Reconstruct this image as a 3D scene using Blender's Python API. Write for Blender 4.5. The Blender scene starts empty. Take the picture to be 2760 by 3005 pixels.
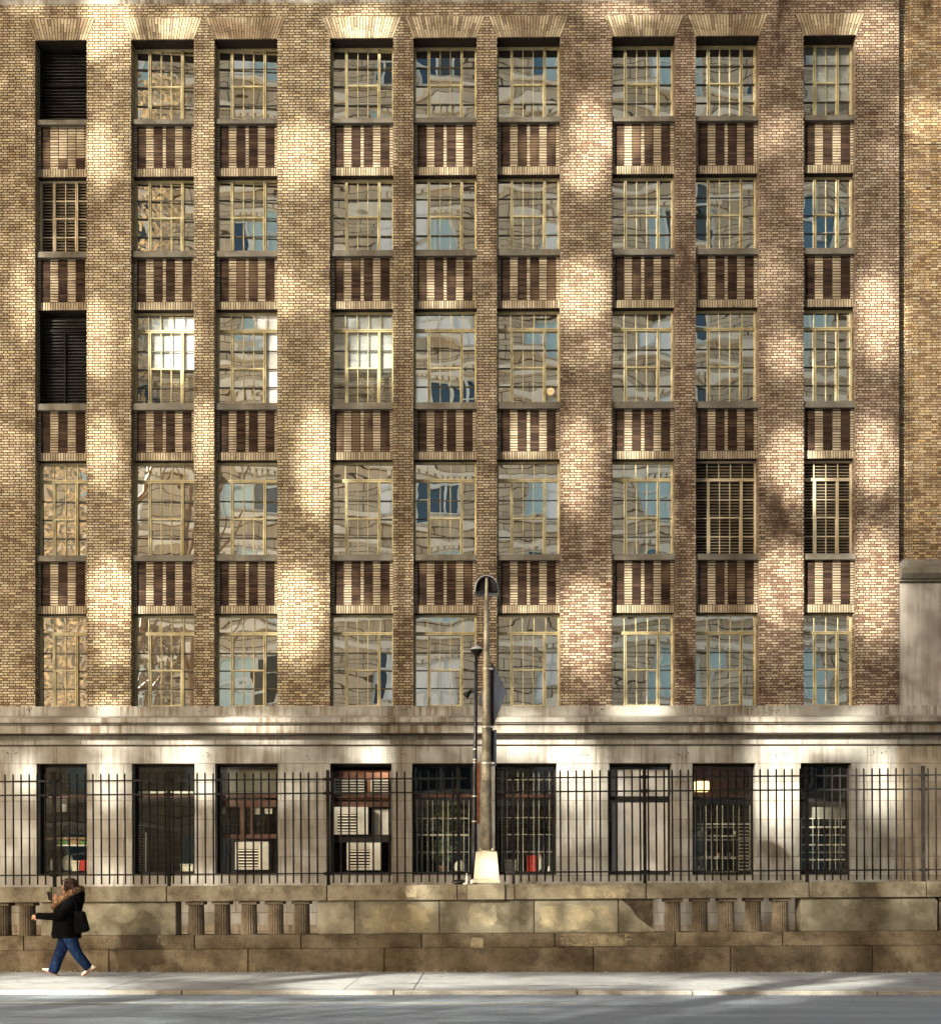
import bpy, math, random
from math import sin, cos, tan, radians, pi, sqrt
from mathutils import Vector, Matrix
random.seed(7)
SC = bpy.context.scene
C = SC.collection
R = random.uniform
# ---------------------------------------------------------------- camera model (used to survey the photo)
F = 3793.0; CX = 1380.0; CY = 2581.0; CAM = Vector((0, -33, 1.65)); PSI = 0.0099
RT = Vector((cos(PSI), sin(PSI), 0)); FW = Vector((-sin(PSI), cos(PSI), 0)); UP = Vector((0, 0, 1))
def ray(px, py): return RT*((px-CX)/F) + UP*((CY-py)/F) + FW
def P(px, py, Y=0.0):
    d = ray(px, py); t = (Y-CAM.y)/d.y; p = CAM + d*t
    return p.x, p.z
def X(px, Y=0.0, py=1500): return P(px, py, Y)[0]
def Z(py, Y=0.0, px=1380): return P(px, py, Y)[1]
def G(px, py, z0=0.0):
    d = ray(px, py); t = (z0-CAM.z)/d.z; return CAM + d*t
# ---------------------------------------------------------------- material helper
def mat(name):
    m = bpy.data.materials.new(name); m.use_nodes = True
    nt = m.node_tree; nt.nodes.clear()
    return m, nt
class NT:
    def __init__(s, nt): s.nt = nt
    def n(s, t, **k):
        nd = s.nt.nodes.new(t)
        for a, b in k.items(): setattr(nd, a, b)
        return nd
    def setin(s, sock, v):
        if isinstance(v, bpy.types.NodeSocket): s.nt.links.new(v, sock)
        elif v is not None: sock.default_value = v
    def m(s, op, a, b=None, c=None, clamp=False):
        nd = s.n('ShaderNodeMath', operation=op); nd.use_clamp = clamp
        for i, v in enumerate((a, b, c)):
            if v is not None: s.setin(nd.inputs[i], v)
        return nd.outputs[0]
    def mix(s, f, a, b, mode='MIX'):
        nd = s.n('ShaderNodeMix', data_type='RGBA', blend_type=mode)
        s.setin(nd.inputs[0], f); s.setin(nd.inputs[6], a); s.setin(nd.inputs[7], b)
        return nd.outputs[2]
    def sm(s, v, a, b, lo=0.0, hi=1.0):
        nd = s.n('ShaderNodeMapRange', interpolation_type='SMOOTHSTEP')
        for i, q in enumerate((v, a, b, lo, hi)): s.setin(nd.inputs[i], q)
        return nd.outputs[0]
    def noise(s, vec, scale, detail=3, rough=.55, out=0):
        nd = s.n('ShaderNodeTexNoise'); s.setin(nd.inputs['Vector'], vec)
        nd.inputs['Scale'].default_value = scale; nd.inputs['Detail'].default_value = detail
        nd.inputs['Roughness'].default_value = rough
        return nd.outputs[out]
    def xyz(s, v):
        nd = s.n('ShaderNodeSeparateXYZ'); s.setin(nd.inputs[0], v); return nd.outputs
    def comb(s, a, b, c):
        nd = s.n('ShaderNodeCombineXYZ')
        for i, v in enumerate((a, b, c)): s.setin(nd.inputs[i], v)
        return nd.outputs[0]
    def scale(s, v, k):
        nd = s.n('ShaderNodeVectorMath', operation='MULTIPLY'); s.setin(nd.inputs[0], v); nd.inputs[1].default_value = k
        return nd.outputs[0]
    def pos(s): return s.n('ShaderNodeNewGeometry').outputs['Position']
    def white(s, vec):
        nd = s.n('ShaderNodeTexWhiteNoise', noise_dimensions='3D'); s.setin(nd.inputs[0], vec)
        return nd.outputs[0], nd.outputs[1]
    def ramp(s, f, stops, interp='LINEAR'):
        nd = s.n('ShaderNodeValToRGB'); cr = nd.color_ramp; cr.interpolation = interp
        while len(cr.elements) < len(stops): cr.elements.new(0.5)
        for e, (p, c) in zip(cr.elements, stops): e.position = p; e.color = (*c, 1)
        s.setin(nd.inputs[0], f); return nd.outputs[0]
    def attr(s, name): return s.n('ShaderNodeAttribute', attribute_name=name).outputs['Fac']
    def bump(s, h, strength=.5, dist=.01):
        nd = s.n('ShaderNodeBump'); nd.inputs['Strength'].default_value = strength
        nd.inputs['Distance'].default_value = dist; s.setin(nd.inputs['Height'], h)
        return nd.outputs[0]
    def bsdf(s, col, rough=.9, metal=0, normal=None, spec=.3):
        nd = s.n('ShaderNodeBsdfPrincipled'); s.setin(nd.inputs['Base Color'], col if not isinstance(col, tuple) else (*col, 1))
        s.setin(nd.inputs['Roughness'], rough); s.setin(nd.inputs['Metallic'], metal)
        nd.inputs['Specular IOR Level'].default_value = spec
        if normal is not None: s.setin(nd.inputs['Normal'], normal)
        return nd.outputs[0]
    def out(s, sh):
        o = s.n('ShaderNodeOutputMaterial'); s.nt.links.new(sh, o.inputs[0])
def c4(c): return (c[0], c[1], c[2], 1)
def plain(name, col, rough=.7, metal=0, var=.25, sc=6, spec=.4, bump=0):
    m, nt = mat(name); s = NT(nt); p = s.pos()
    f = s.noise(p, sc, 4, .6)
    k = s.sm(f, .3, .7)
    cc = s.mix(k, c4([x*(1-var) for x in col]), c4([min(1, x*(1+var)) for x in col]))
    nrm = s.bump(s.noise(p, sc*8, 3), .6, bump) if bump else None
    s.out(s.bsdf(cc, rough, metal, nrm, spec)); return m

def brick_mat(name, ramp_a, ramp_b, mortar, soot=.6, hole=.0085):
    """Flemish-like bond worked out per brick; every brick gets its own colour."""
    m, nt = mat(name); s = NT(nt); p = s.pos(); x, y, z = s.xyz(p)
    H = .0688; PP = .312
    u = s.m('ADD', x, y); rowf = s.m('DIVIDE', z, H); row = s.m('FLOOR', rowf); fv = s.m('SUBTRACT', rowf, row)
    rr, _ = s.white(s.comb(row, 3.3, 1.1))
    sh = s.m('ADD', s.m('MULTIPLY', s.m('MODULO', row, 2.0), .5), s.m('MULTIPLY', rr, .09))
    q = s.m('ADD', s.m('DIVIDE', u, PP), sh); qc = s.m('FLOOR', q); f = s.m('SUBTRACT', q, qc)
    isH = s.m('GREATER_THAN', f, .667)
    idx = s.m('ADD', s.m('MULTIPLY', qc, 2), isH)
    du = s.m('MULTIPLY', s.m('MINIMUM', s.m('MINIMUM', f, s.m('SUBTRACT', 1.0, f)), s.m('ABSOLUTE', s.m('SUBTRACT', f, .667))), PP)
    dv = s.m('MULTIPLY', s.m('MINIMUM', fv, s.m('SUBTRACT', 1.0, fv)), H)
    d = s.m('MINIMUM', du, dv)
    wob = s.m('MULTIPLY', s.m('SUBTRACT', s.noise(p, 25, 2), .5), .006)
    br = s.sm(s.m('ADD', d, wob), hole-.0035, hole+.003)
    rv, rc = s.white(s.comb(idx, row, 7.0))
    # clusters of darker brick
    clus = s.noise(s.comb(s.m('MULTIPLY', x, .5), y, s.m('MULTIPLY', z, 1.3)), .9, 4, .6)
    rv2 = s.m('ADD', rv, s.m('MULTIPLY', s.m('SUBTRACT', clus, .5), s.sm(z, 7.0, 15.0, 1.15, .55)), clamp=True)
    rv2 = s.m('SUBTRACT', rv2, s.sm(z, 7.0, 14.5, .13, -.05), clamp=True)
    ca = s.ramp(rv2, ramp_a); cb = s.ramp(rv2, ramp_b)
    side = s.sm(s.m('ADD', x, s.m('MULTIPLY', s.m('SUBTRACT', s.noise(p, .25, 2), .5), 14)), -3.5, 4.5)
    col = s.mix(side, ca, cb)
    hue = s.n('ShaderNodeHueSaturation'); s.setin(hue.inputs['Color'], col)
    rx, ry, rz = s.xyz(rc)
    s.setin(hue.inputs['Hue'], s.m('ADD', .487, s.m('MULTIPLY', rx, .026)))
    s.setin(hue.inputs['Saturation'], s.m('ADD', .85, s.m('MULTIPLY', ry, .3)))
    s.setin(hue.inputs['Value'], s.m('ADD', .92, s.m('MULTIPLY', rz, .16)))
    col = hue.outputs[0]
    # soot: vertical-ish drifting stains, heavier to the right and along the top
    sp = s.comb(s.m('MULTIPLY', x, 1.0), y, s.m('MULTIPLY', z, .45))
    st = s.noise(sp, 1.1, 5, .68)
    stm = s.sm(st, .50, .70)
    top = s.sm(z, 22.2, 24.2)
    stm = s.m('MULTIPLY', stm, s.m('ADD', s.m('MULTIPLY', side, soot), s.m('ADD', s.m('MULTIPLY', top, .6), .16)), clamp=True)
    col = s.mix(stm, col, (.055, .036, .026, 1))
    lm = s.mix(s.noise(p, 1.7, 3), c4([k*.6 for k in mortar]), c4([k*1.5 for k in mortar]))
    fin = s.mix(br, lm, col)
    nb = s.bump(s.m('ADD', br, s.m('MULTIPLY', s.noise(p, 60, 2), .25)), 1.0, .010)
    s.out(s.bsdf(fin, .92, 0, nb, .15)); return m

def stone_mat(name, a, b, bw=1.15, bh=.477, joint=.007, streak=.5, stain=(.1,.075,.05), z0=0, speck=.12, x0=0, brk=True, mort=(.10,.08,.06)):
    m, nt = mat(name); s = NT(nt); p = s.pos(); x, y, z = s.xyz(p)
    big = s.noise(p, .55, 4, .6); fine = s.noise(p, 45, 2, .7)
    col = s.mix(s.sm(big, .3, .7), c4(a), c4(b))
    col = s.mix(s.m('MULTIPLY', s.sm(fine, .45, .75), speck*3), col, c4([k*.45 for k in a]))
    sv = s.comb(s.m('MULTIPLY', x, 9), s.m('MULTIPLY', y, 9), s.m('MULTIPLY', z, .5))
    stt = s.sm(s.noise(sv, 1.0, 4, .65), .40, .62)
    patch = s.sm(s.noise(p, .8, 3), .36, .6)
    col = s.mix(s.m('MULTIPLY', s.m('MULTIPLY', stt, patch), streak), col, c4(stain))
    col = s.mix(s.m('MULTIPLY', s.sm(s.noise(p, 2.6, 5, .7), .56, .78), streak*.7), col, c4(stain))
    h = s.m('MULTIPLY', fine, .3)
    if brk:
        bt = s.n('ShaderNodeTexBrick', offset=.5, offset_frequency=2); bt.inputs['Scale'].default_value = 1
        s.setin(bt.inputs['Vector'], s.comb(s.m('ADD', s.m('ADD', x, y), x0), s.m('SUBTRACT', z, z0), 0.0))
        bt.inputs['Mortar Size'].default_value = joint; bt.inputs['Mortar Smooth'].default_value = .3
        bt.inputs['Brick Width'].default_value = bw; bt.inputs['Row Height'].default_value = bh
        bt.inputs['Color1'].default_value = (1,1,1,1); bt.inputs['Color2'].default_value = (.78,.78,.78,1)
        bt.inputs['Mortar'].default_value = (.8,.8,.8,1)
        col = s.mix(1.0, col, bt.outputs[0], 'MULTIPLY')
        col = s.mix(bt.outputs[1], col, c4(mort))
        h = s.m('ADD', h, s.m('MULTIPLY', bt.outputs[1], -1.0))
    s.out(s.bsdf(col, .88, 0, s.bump(h, .8, .006), .2)); return m

M = {}
LA = [(0,(.155,.12,.078)),(.06,(.20,.158,.106)),(.2,(.255,.208,.143)),(.5,(.30,.248,.172)),(.8,(.335,.279,.193)),(1,(.365,.305,.212))]
LB = [(0,(.115,.08,.06)),(.08,(.152,.112,.084)),(.26,(.208,.160,.122)),(.55,(.254,.198,.154)),(.85,(.29,.23,.179)),(1,(.315,.253,.198))]
LG = [(0,(.15,.10,.058)),(.2,(.25,.18,.108)),(.45,(.31,.23,.145)),(.7,(.35,.265,.178)),(.88,(.41,.275,.155)),(1,(.40,.33,.24))]
M['brick'] = brick_mat('facade_brick', LA, LB, (.045,.026,.014), soot=.8, hole=.0106)
M['brick2'] = brick_mat('golden_brick', LG, LG, (.07,.045,.022), soot=.25)
M['stone'] = stone_mat('pale_ashlar', (.215,.21,.20), (.31,.303,.29), streak=.55, z0=Z(2240.7))
M['belt'] = stone_mat('belt_stone', (.19,.18,.165), (.29,.28,.26), streak=.95, brk=False)
M['stainstone'] = stone_mat('stained_ashlar', (.20,.17,.135), (.30,.265,.215), streak=.9, z0=Z(2240.7), x0=.4)
M['sill'] = stone_mat('sill_stone', (.11,.103,.09), (.165,.155,.135), streak=.6, brk=False)
M['stucco'] = stone_mat('stucco', (.20,.185,.17), (.27,.25,.232), streak=.5, brk=False, speck=.02)
def granite(name, a, b, pale, pk):
    m, nt = mat(name); s = NT(nt); p = s.pos(); x, y, z = s.xyz(p)
    o = s.n('ShaderNodeObjectInfo').outputs['Random']
    pp = s.comb(s.m('ADD', x, s.m('MULTIPLY', o, 37)), y, z)
    col = s.mix(s.sm(s.noise(pp, 1.9, 6, .74), .38, .62), c4(a), c4(b))
    col = s.mix(s.m('MULTIPLY', s.sm(s.noise(pp, 2.0, 5, .66), .40, .66), pk), col, c4(pale))
    col = s.mix(s.m('MULTIPLY', s.sm(s.noise(pp, 9, 5, .7), .56, .76), .65), col, (.05,.035,.02,1))
    sv = s.comb(s.m('MULTIPLY', x, 14), y, s.m('MULTIPLY', z, 1.2))
    col = s.mix(s.m('MULTIPLY', s.sm(s.noise(sv, 1, 4, .7), .5, .8), .5), col, (.09,.06,.03,1))
    col = s.mix(s.m('MULTIPLY', s.sm(s.noise(pp, 90, 2, .6), .5, .75), .35), col, (.45,.38,.26,1))
    hs = s.n('ShaderNodeHueSaturation'); s.setin(hs.inputs['Color'], col)
    s.setin(hs.inputs['Value'], s.m('ADD', .8, s.m('MULTIPLY', o, .4)))
    s.out(s.bsdf(hs.outputs[0], .85, 0, s.bump(s.noise(p, 22, 5, .7), .7, .012), .2)); return m
M['gr_cope'] = granite('brown_granite_coping', (.078,.063,.043), (.178,.15,.108), (.25,.228,.17), .55)
M['gr_panel'] = granite('brown_granite_panel', (.085,.077,.055), (.165,.15,.115), (.245,.225,.17), .6)
M['gr_low'] = granite('brown_granite_base', (.048,.035,.022), (.12,.092,.061), (.18,.155,.11), .25)
M['gr_bal'] = granite('brown_granite_baluster', (.06,.045,.032), (.13,.102,.075), (.21,.18,.13), .25)

def indiv(name, dark, light, pale=False):
    m, nt = mat(name); s = NT(nt); p = s.pos(); r = s.attr('rnd'); dk = s.attr('dark')
    light_c = s.ramp(r, light); dark_c = s.ramp(r, dark)
    spots = s.sm(s.noise(p, 11, 4, .7), .56, .66)
    zone = s.sm(s.noise(p, .9, 2), .38, .55)
    light_c = s.mix(s.m('MULTIPLY', s.m('MULTIPLY', spots, zone), .85), light_c, (.06,.04,.03,1))
    clean = s.sm(s.noise(p, .75, 2), .52, .66)
    dark_c = s.mix(s.m('MULTIPLY', clean, .75), dark_c, (.16,.108,.068,1))
    col = s.mix(dk, light_c, dark_c)
    s.out(s.bsdf(col, .9, 0, s.bump(s.noise(p, 50, 3), .5, .004), .15)); return m
LL = [(0,(.20,.158,.112)),(.3,(.28,.228,.163)),(.7,(.35,.29,.21)),(1,(.39,.325,.238))]
M['span'] = indiv('spandrel_brick', [(0,(.018,.009,.007)),(.5,(.033,.018,.013)),(1,(.065,.038,.026))], LL)
M['arch'] = indiv('arch_brick', LA, [(0,(.12,.092,.064)),(.2,(.165,.13,.093)),(.6,(.21,.168,.12)),(1,(.255,.205,.148))])
M['mortar'] = plain('dark_mortar_and_shade', (.018,.011,.007), .95, 0, .4, 9)  # also colours the painted shade under lintels and cornice
M['gold'] = plain('ochre_painted_steel', (.38,.325,.185), .5, 0, .22, 3, .4)
M['tanframe'] = plain('tan_painted_wood', (.46,.39,.28), .6, 0, .15, 4, .3)
M['muntin'] = plain('dark_bronze_muntin', (.04,.032,.015), .5, 0, .3, 6)
M['blackm'] = plain('black_painted_iron', (.007,.006,.006), .6, 0, .4, 9, .25)
M['rust'] = plain('rusty_iron', (.007,.0055,.005), .8, 0, .7, 4, .15)
M['dark'] = plain('dark_interior', (.012,.011,.010), .9)
M['interior'] = plain('dim_room_wall', (.030,.033,.030), .9, 0, .4, 1)
M['blind'] = plain('cream_window_blind', (.66,.69,.74), .9, 0, .08, 2)
M['louv'] = plain('black_louver_slat', (.014,.011,.011), .7, 0, .4, 5, .4)
M['louvt'] = plain('tan_louver_slat', (.26,.20,.13), .55, 0, .3, 5, .4)
M['redwood'] = plain('red_brown_painted_wood', (.045,.017,.009), .5, 0, .5, 3, .4)
M['orange'] = plain('orange_plywood', (.10,.038,.018), .6, 0, .5, 3)
M['ac'] = plain('white_enamel', (.34,.335,.305), .45, 0, .12, 5)
M['acslat'] = plain('grey_vent_slat', (.60,.57,.51), .45, 0, .1, 5)
M['guard'] = plain('white_painted_bar', (.55,.50,.42), .5, 0, .2, 8)
M['board'] = plain('pale_grey_board', (.36,.35,.345), .7, 0, .12, 1.5)
M['pole'] = plain('weathered_galvanised_steel', (.27,.235,.175), .5, .35, .45, 5, .5)
M['polecap'] = plain('grey_lamp_housing', (.33,.34,.36), .45, .2, .15, 5)
M['signback'] = plain('blue_grey_sign_back', (.055,.07,.11), .5, .3, .2, 4)
M['channel'] = plain('maroon_sign_channel', (.09,.04,.03), .6, .2, .3, 6)
M['darkpole'] = plain('navy_black_pole', (.012,.013,.022), .35, .1, .5, 6, .6)
M['band'] = plain('bright_steel_band', (.70,.68,.62), .35, .6, .1, 9)
M['basebox'] = plain('cream_concrete_base', (.31,.28,.21), .8, 0, .1, 7, .2, .003)
M['rustbar'] = plain('orange_rust_conduit', (.15,.055,.025), .8, 0, .5, 12)
M['bag'] = plain('black_rubbish_bag', (.012,.012,.012), .3, 0, .3, 10, .5)
M['red'] = plain('red_plastic', (.55,.02,.015), .5, 0, .1, 6)
M['white'] = plain('white_plastic', (.75,.73,.68), .5, 0, .06, 6)
M['green'] = plain('green_plastic', (.12,.30,.05), .5, 0, .4, 6)
M['tanwood'] = plain('tan_wood', (.36,.22,.12), .6, 0, .3, 4)
M['leafgreen'] = plain('green_leaf', (.10,.15,.05), .6, 0, .5, 8)
M['paper'] = plain('grey_paper', (.5,.48,.44), .8, 0, .2, 6)

def glass_mat(name, fac, wav=.0011, tint=(.98,.97,.93)):
    m, nt = mat(name); s = NT(nt); p = s.pos(); x, y, z = s.xyz(p)
    o = s.n('ShaderNodeObjectInfo').outputs['Random']
    v = s.comb(s.m('ADD', x, s.m('MULTIPLY', o, 9)), y, s.m('MULTIPLY', z, 1.35))
    h = s.m('ADD', s.noise(v, .85, 0, .4), s.m('MULTIPLY', s.noise(v, 2.6, 0, .4), .07))
    nb = s.n('ShaderNodeBump'); nb.inputs['Strength'].default_value = 1; nb.inputs['Distance'].default_value = wav*10
    s.setin(nb.inputs['Height'], s.m('MULTIPLY', h, .42))
    g = s.n('ShaderNodeBsdfGlossy'); g.inputs['Roughness'].default_value = .0; g.inputs['Color'].default_value = c4(tint)
    s.setin(g.inputs['Normal'], nb.outputs[0])
    t = s.n('ShaderNodeBsdfTransparent'); t.inputs['Color'].default_value = (.85,.88,.86,1)
    mx = s.n('ShaderNodeMixShader'); mx.inputs[0].default_value = fac
    nt.links.new(t.outputs[0], mx.inputs[1]); nt.links.new(g.outputs[0], mx.inputs[2])
    s.out(mx.outputs[0]); return m
M['glass'] = glass_mat('wavy_old_glass', .97)
M['glass_soft'] = glass_mat('blind_window_glass', .42)
M['glass_clear'] = glass_mat('ground_floor_glass', .09, .0006)
# ---------------------------------------------------------------- mesh helper
class MB:
    def __init__(s): s.v=[]; s.f=[]; s.r=[]; s.d=[]; s.cr=0; s.cd=0
    def face(s, pts):
        n = len(s.v); s.v += [tuple(p) for p in pts]; s.f.append(tuple(range(n, n+len(pts)))); s.r.append(s.cr); s.d.append(s.cd); return s
    def fi(s, idx): s.f.append(tuple(idx)); s.r.append(s.cr); s.d.append(s.cd)
    def box(s, x0, x1, y0, y1, z0, z1, skip=''):
        if x0 > x1: x0, x1 = x1, x0
        if y0 > y1: y0, y1 = y1, y0
        if z0 > z1: z0, z1 = z1, z0
        n = len(s.v); s.v += [(x0,y0,z0),(x1,y0,z0),(x1,y1,z0),(x0,y1,z0),(x0,y0,z1),(x1,y0,z1),(x1,y1,z1),(x0,y1,z1)]
        for k, q in (('f',(0,1,5,4)),('r',(1,2,6,5)),('b',(2,3,7,6)),('l',(3,0,4,7)),('t',(4,5,6,7)),('u',(3,2,1,0))):
            if k not in skip: s.fi([n+i for i in q])
        return s
    def prism(s, poly, y0, y1):            # poly in xz, counter-clockwise seen from -y
        n = len(s.v); k = len(poly)
        s.v += [(a, y0, b) for a, b in poly] + [(a, y1, b) for a, b in poly]
        s.fi([n+i for i in range(k)]); s.fi([n+k+i for i in reversed(range(k))])
        for i in range(k): j = (i+1) % k; s.fi([n+i, n+k+i, n+k+j, n+j])
        return s
    def extr(s, prof, x0, x1):             # prof: list of (y,z) going down the face, extruded along x
        n = len(s.v); k = len(prof)
        s.v += [(x0, a, b) for a, b in prof] + [(x1, a, b) for a, b in prof]
        for i in range(k-1): s.fi([n+i, n+i+1, n+k+i+1, n+k+i])
        s.fi([n+i for i in reversed(range(k))]); s.fi([n+k+i for i in range(k)])
        return s
    def tube(s, pts, rad, n=12, cap=True, flat=None):
        """pts path, rad list of r or (ra,rb)"""
        pts = [Vector(p) for p in pts]; base = len(s.v); prev = None
        for i, p in enumerate(pts):
            t = (pts[min(i+1, len(pts)-1)] - pts[max(i-1, 0)]).normalized()
            if prev is None:
                a = flat if flat is not None else (Vector((1,0,0)) if abs(t.x) < .8 else Vector((0,1,0)))
                a = Vector(a)
            else: a = prev
            a = (a - t*a.dot(t)).normalized(); prev = a; b = t.cross(a)
            r = rad[i] if isinstance(rad, (list, tuple)) else rad
            ra, rb = r if isinstance(r, (list, tuple)) else (r, r)
            for k in range(n):
                th = 2*pi*k/n; s.v.append(tuple(p + a*cos(th)*ra + b*sin(th)*rb))
        for i in range(len(pts)-1):
            for k in range(n):
                j = (k+1) % n; s.fi([base+i*n+k, base+i*n+j, base+(i+1)*n+j, base+(i+1)*n+k])
        if cap:
            s.fi([base+k for k in reversed(range(n))]); e = base+(len(pts)-1)*n; s.fi([e+k for k in range(n)])
        return s
    def lathe(s, prof, c=(0,0,0), n=20, cap=True):
        base = len(s.v)
        for r, z in prof:
            for k in range(n):
                th = 2*pi*k/n; s.v.append((c[0]+r*cos(th), c[1]+r*sin(th), c[2]+z))
        for i in range(len(prof)-1):
            for k in range(n):
                j = (k+1) % n; s.fi([base+i*n+k, base+i*n+j, base+(i+1)*n+j, base+(i+1)*n+k])
        if cap:
            s.fi([base+k for k in reversed(range(n))]); e = base+(len(prof)-1)*n; s.fi([e+k for k in range(n)])
        return s
    def rings(s, rings, cap=True):
        base = len(s.v); n = len(rings[0])
        for r in rings: s.v += [tuple(p) for p in r]
        for i in range(len(rings)-1):
            for k in range(n):
                j = (k+1) % n; s.fi([base+i*n+k, base+i*n+j, base+(i+1)*n+j, base+(i+1)*n+k])
        if cap:
            s.fi([base+k for k in reversed(range(n))]); e = base+(len(rings)-1)*n; s.fi([e+k for k in range(n)])
        return s
    def build(s, name, m, parent=None, smooth=False, bevel=0, loc=None):
        me = bpy.data.meshes.new(name); me.from_pydata(s.v, [], s.f); me.update()
        if any(s.r) or any(s.d):
            for nm, arr in (('rnd', s.r), ('dark', s.d)):
                a = me.attributes.new(nm, 'FLOAT', 'FACE'); a.data.foreach_set('value', arr)
        me.materials.append(M[m] if isinstance(m, str) else m)
        if smooth: me.polygons.foreach_set('use_smooth', [True]*len(me.polygons))
        o = bpy.data.objects.new(name, me); C.objects.link(o)
        if parent: o.parent = parent
        if loc: o.location = loc
        if bevel:
            b = o.modifiers.new('bevel', 'BEVEL'); b.width = bevel; b.segments = 2; b.limit_method = 'ANGLE'
        return o
def tag(o, label=None, cat=None, group=None, kind=None):
    for k, v in (('label', label), ('category', cat), ('group', group), ('kind', kind)):
        if v: o[k] = v
    return o
def empty(name, loc=(0,0,0), **k):
    o = bpy.data.objects.new(name, None); C.objects.link(o); o.location = loc; o.empty_display_size = .2
    return tag(o, **k)
def copy_tree(o, parent=None):
    c = o.copy(); C.objects.link(c); c.parent = parent
    for ch in list(o.children): copy_tree(ch, c)
    return c
SUN_AZ, SUN_EL, SUN_E, SUN_ANG = 38, 21, 5.0, 0.6
SKY_S, SKY_DUST, EXPO, AMB = .056, 6.0, 2.45, .045
# ================================================================ the building
colT = [(103.5,253.9),(383.3,568),(627,813),(968.2,1154.4),(1214,1399.8),(1461,1646.7),(1798.7,1983.9),(2045.9,2231.7),(2363.7,2512.8)]
colB = [(103,253.4),(387.3,568.5),(631,813.4),(968.5,1150.5),(1211,1395),(1454.5,1640),(1790,1978),(2034,2223.7),(2351,2509)]
COL = []
for (a, b), (c, d) in zip(colT, colB):
    COL.append(((P(a,110)[0]+P(c,2072)[0])/2, (P(b,110)[0]+P(d,2072)[0])/2))
W_ = [b-a for a, b in COL]
wavg = sum(W_[1:8])/7; navg = (W_[0]+W_[8])/2
COL = [((a+b)/2-(navg if i in (0,8) else wavg)/2, (a+b)/2+(navg if i in (0,8) else wavg)/2) for i, (a, b) in enumerate(COL)]
XC = (P(2639.6,110)[0]+P(2633.9,2072)[0])/2      # building corner
XL = -19.0; XR = 22.0
YS, YW, YSILL = .19, .37, .07                     # spandrel, window, sill front depths
ztop = Z(110); zbot = Z(2072)
ROWS = []                                        # (window frame top, window bottom, sill bottom, spandrel bottom, soldier bottom)
data = [(343.5,357.4,489,513),(732,749,881.7,905),(1180.4,1199,1325,1348.6),(1627.5,1644,1776,1799.7)]
zt = ztop
for a, b, c, d in data:
    ROWS.append((zt, Z(a,YSILL), Z(b,YSILL), Z(c,YS), Z(d,YS))); zt = Z(d,YS)
ROWS.append((zt, zbot, None, None, None))
B = empty('brick_building', (0,0,0), label='tan brick office building with nine columns of gold-framed windows above a pale stone ground floor', cat='building')
# piers
w = MB(); edges = [XL] + [e for c in COL for e in c] + [XC]
for i in range(0, len(edges), 2): w.box(edges[i], edges[i+1], 0, .62, zbot, ztop, 'bu' if 0 else 'b')
ZT1 = Z(5)
w.box(XL, XC, 0, .62, ztop, ZT1, 'b')
w.box(XL, XC, .62, .70, zbot-.5, ztop+4.5)
w.build('brick_wall', 'brick', B)
MB().box(XL, XC+.02, -.012, .6, ZT1, ZT1+.55).build('stone_band', 'belt', B)
MB().box(XL, XC, .005, .6, ZT1+.55, ZT1+5).build('upper_brick_wall', 'brick', B)
# room behind the windows
rm = MB(); rm.box(XL, XC, 2.6, 2.7, 0, ztop+3)
for z in (zbot-.3, *[r[2]-.35 for r in ROWS[:4]], ztop+.3): rm.box(XL, XC, .71, 2.6, z, z+.25)
rm.build('room_wall', 'interior', B)
# flat arches
zat = Z(47)
for ci, (a, b) in enumerate(COL):
    m_ = MB(); fl = .215; n = round((b-a)/.0655)
    m_.cr = 0; 
    bk = MB().prism([(a+.002,ztop+.003),(b-.002,ztop+.003),(b+fl,zat),(a-fl,zat)], -.006, .004)
    ab = bk.build('flat_arch', 'mortar', B)
    for k in range(n):
        t0 = k/n; t1 = (k+1)/n
        cuts = [0, 1]
        u = R(.25,.45) if k % 2 else R(.5,.75); cuts = [0, u, 1]
        for c0, c1 in zip(cuts, cuts[1:]):
            def pt(t, s_): return (a + (b-a)*t + (2*t-1)*fl*s_, ztop+(zat-ztop)*s_)
            g = .11
            gv = .006/(zat-ztop)
            q = [pt(t0+g/n, c0+gv), pt(t1-g/n, c0+gv), pt(t1-g/n, c1-gv), pt(t0+g/n, c1-gv)]
            m_.cr = R(0.02,1); m_.cd = 0 if random.random() < .12 else 1
            m_.prism(q, -.011, -.0055)
    m_.build('arch_brick_course', 'arch', ab); MB().box(a+.001, b-.001, .012, .6, ztop-.008, ztop-.001).build('lintel_shade', 'mortar', ab)  # dark plate added under the arch, its colour standing in for shade
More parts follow.
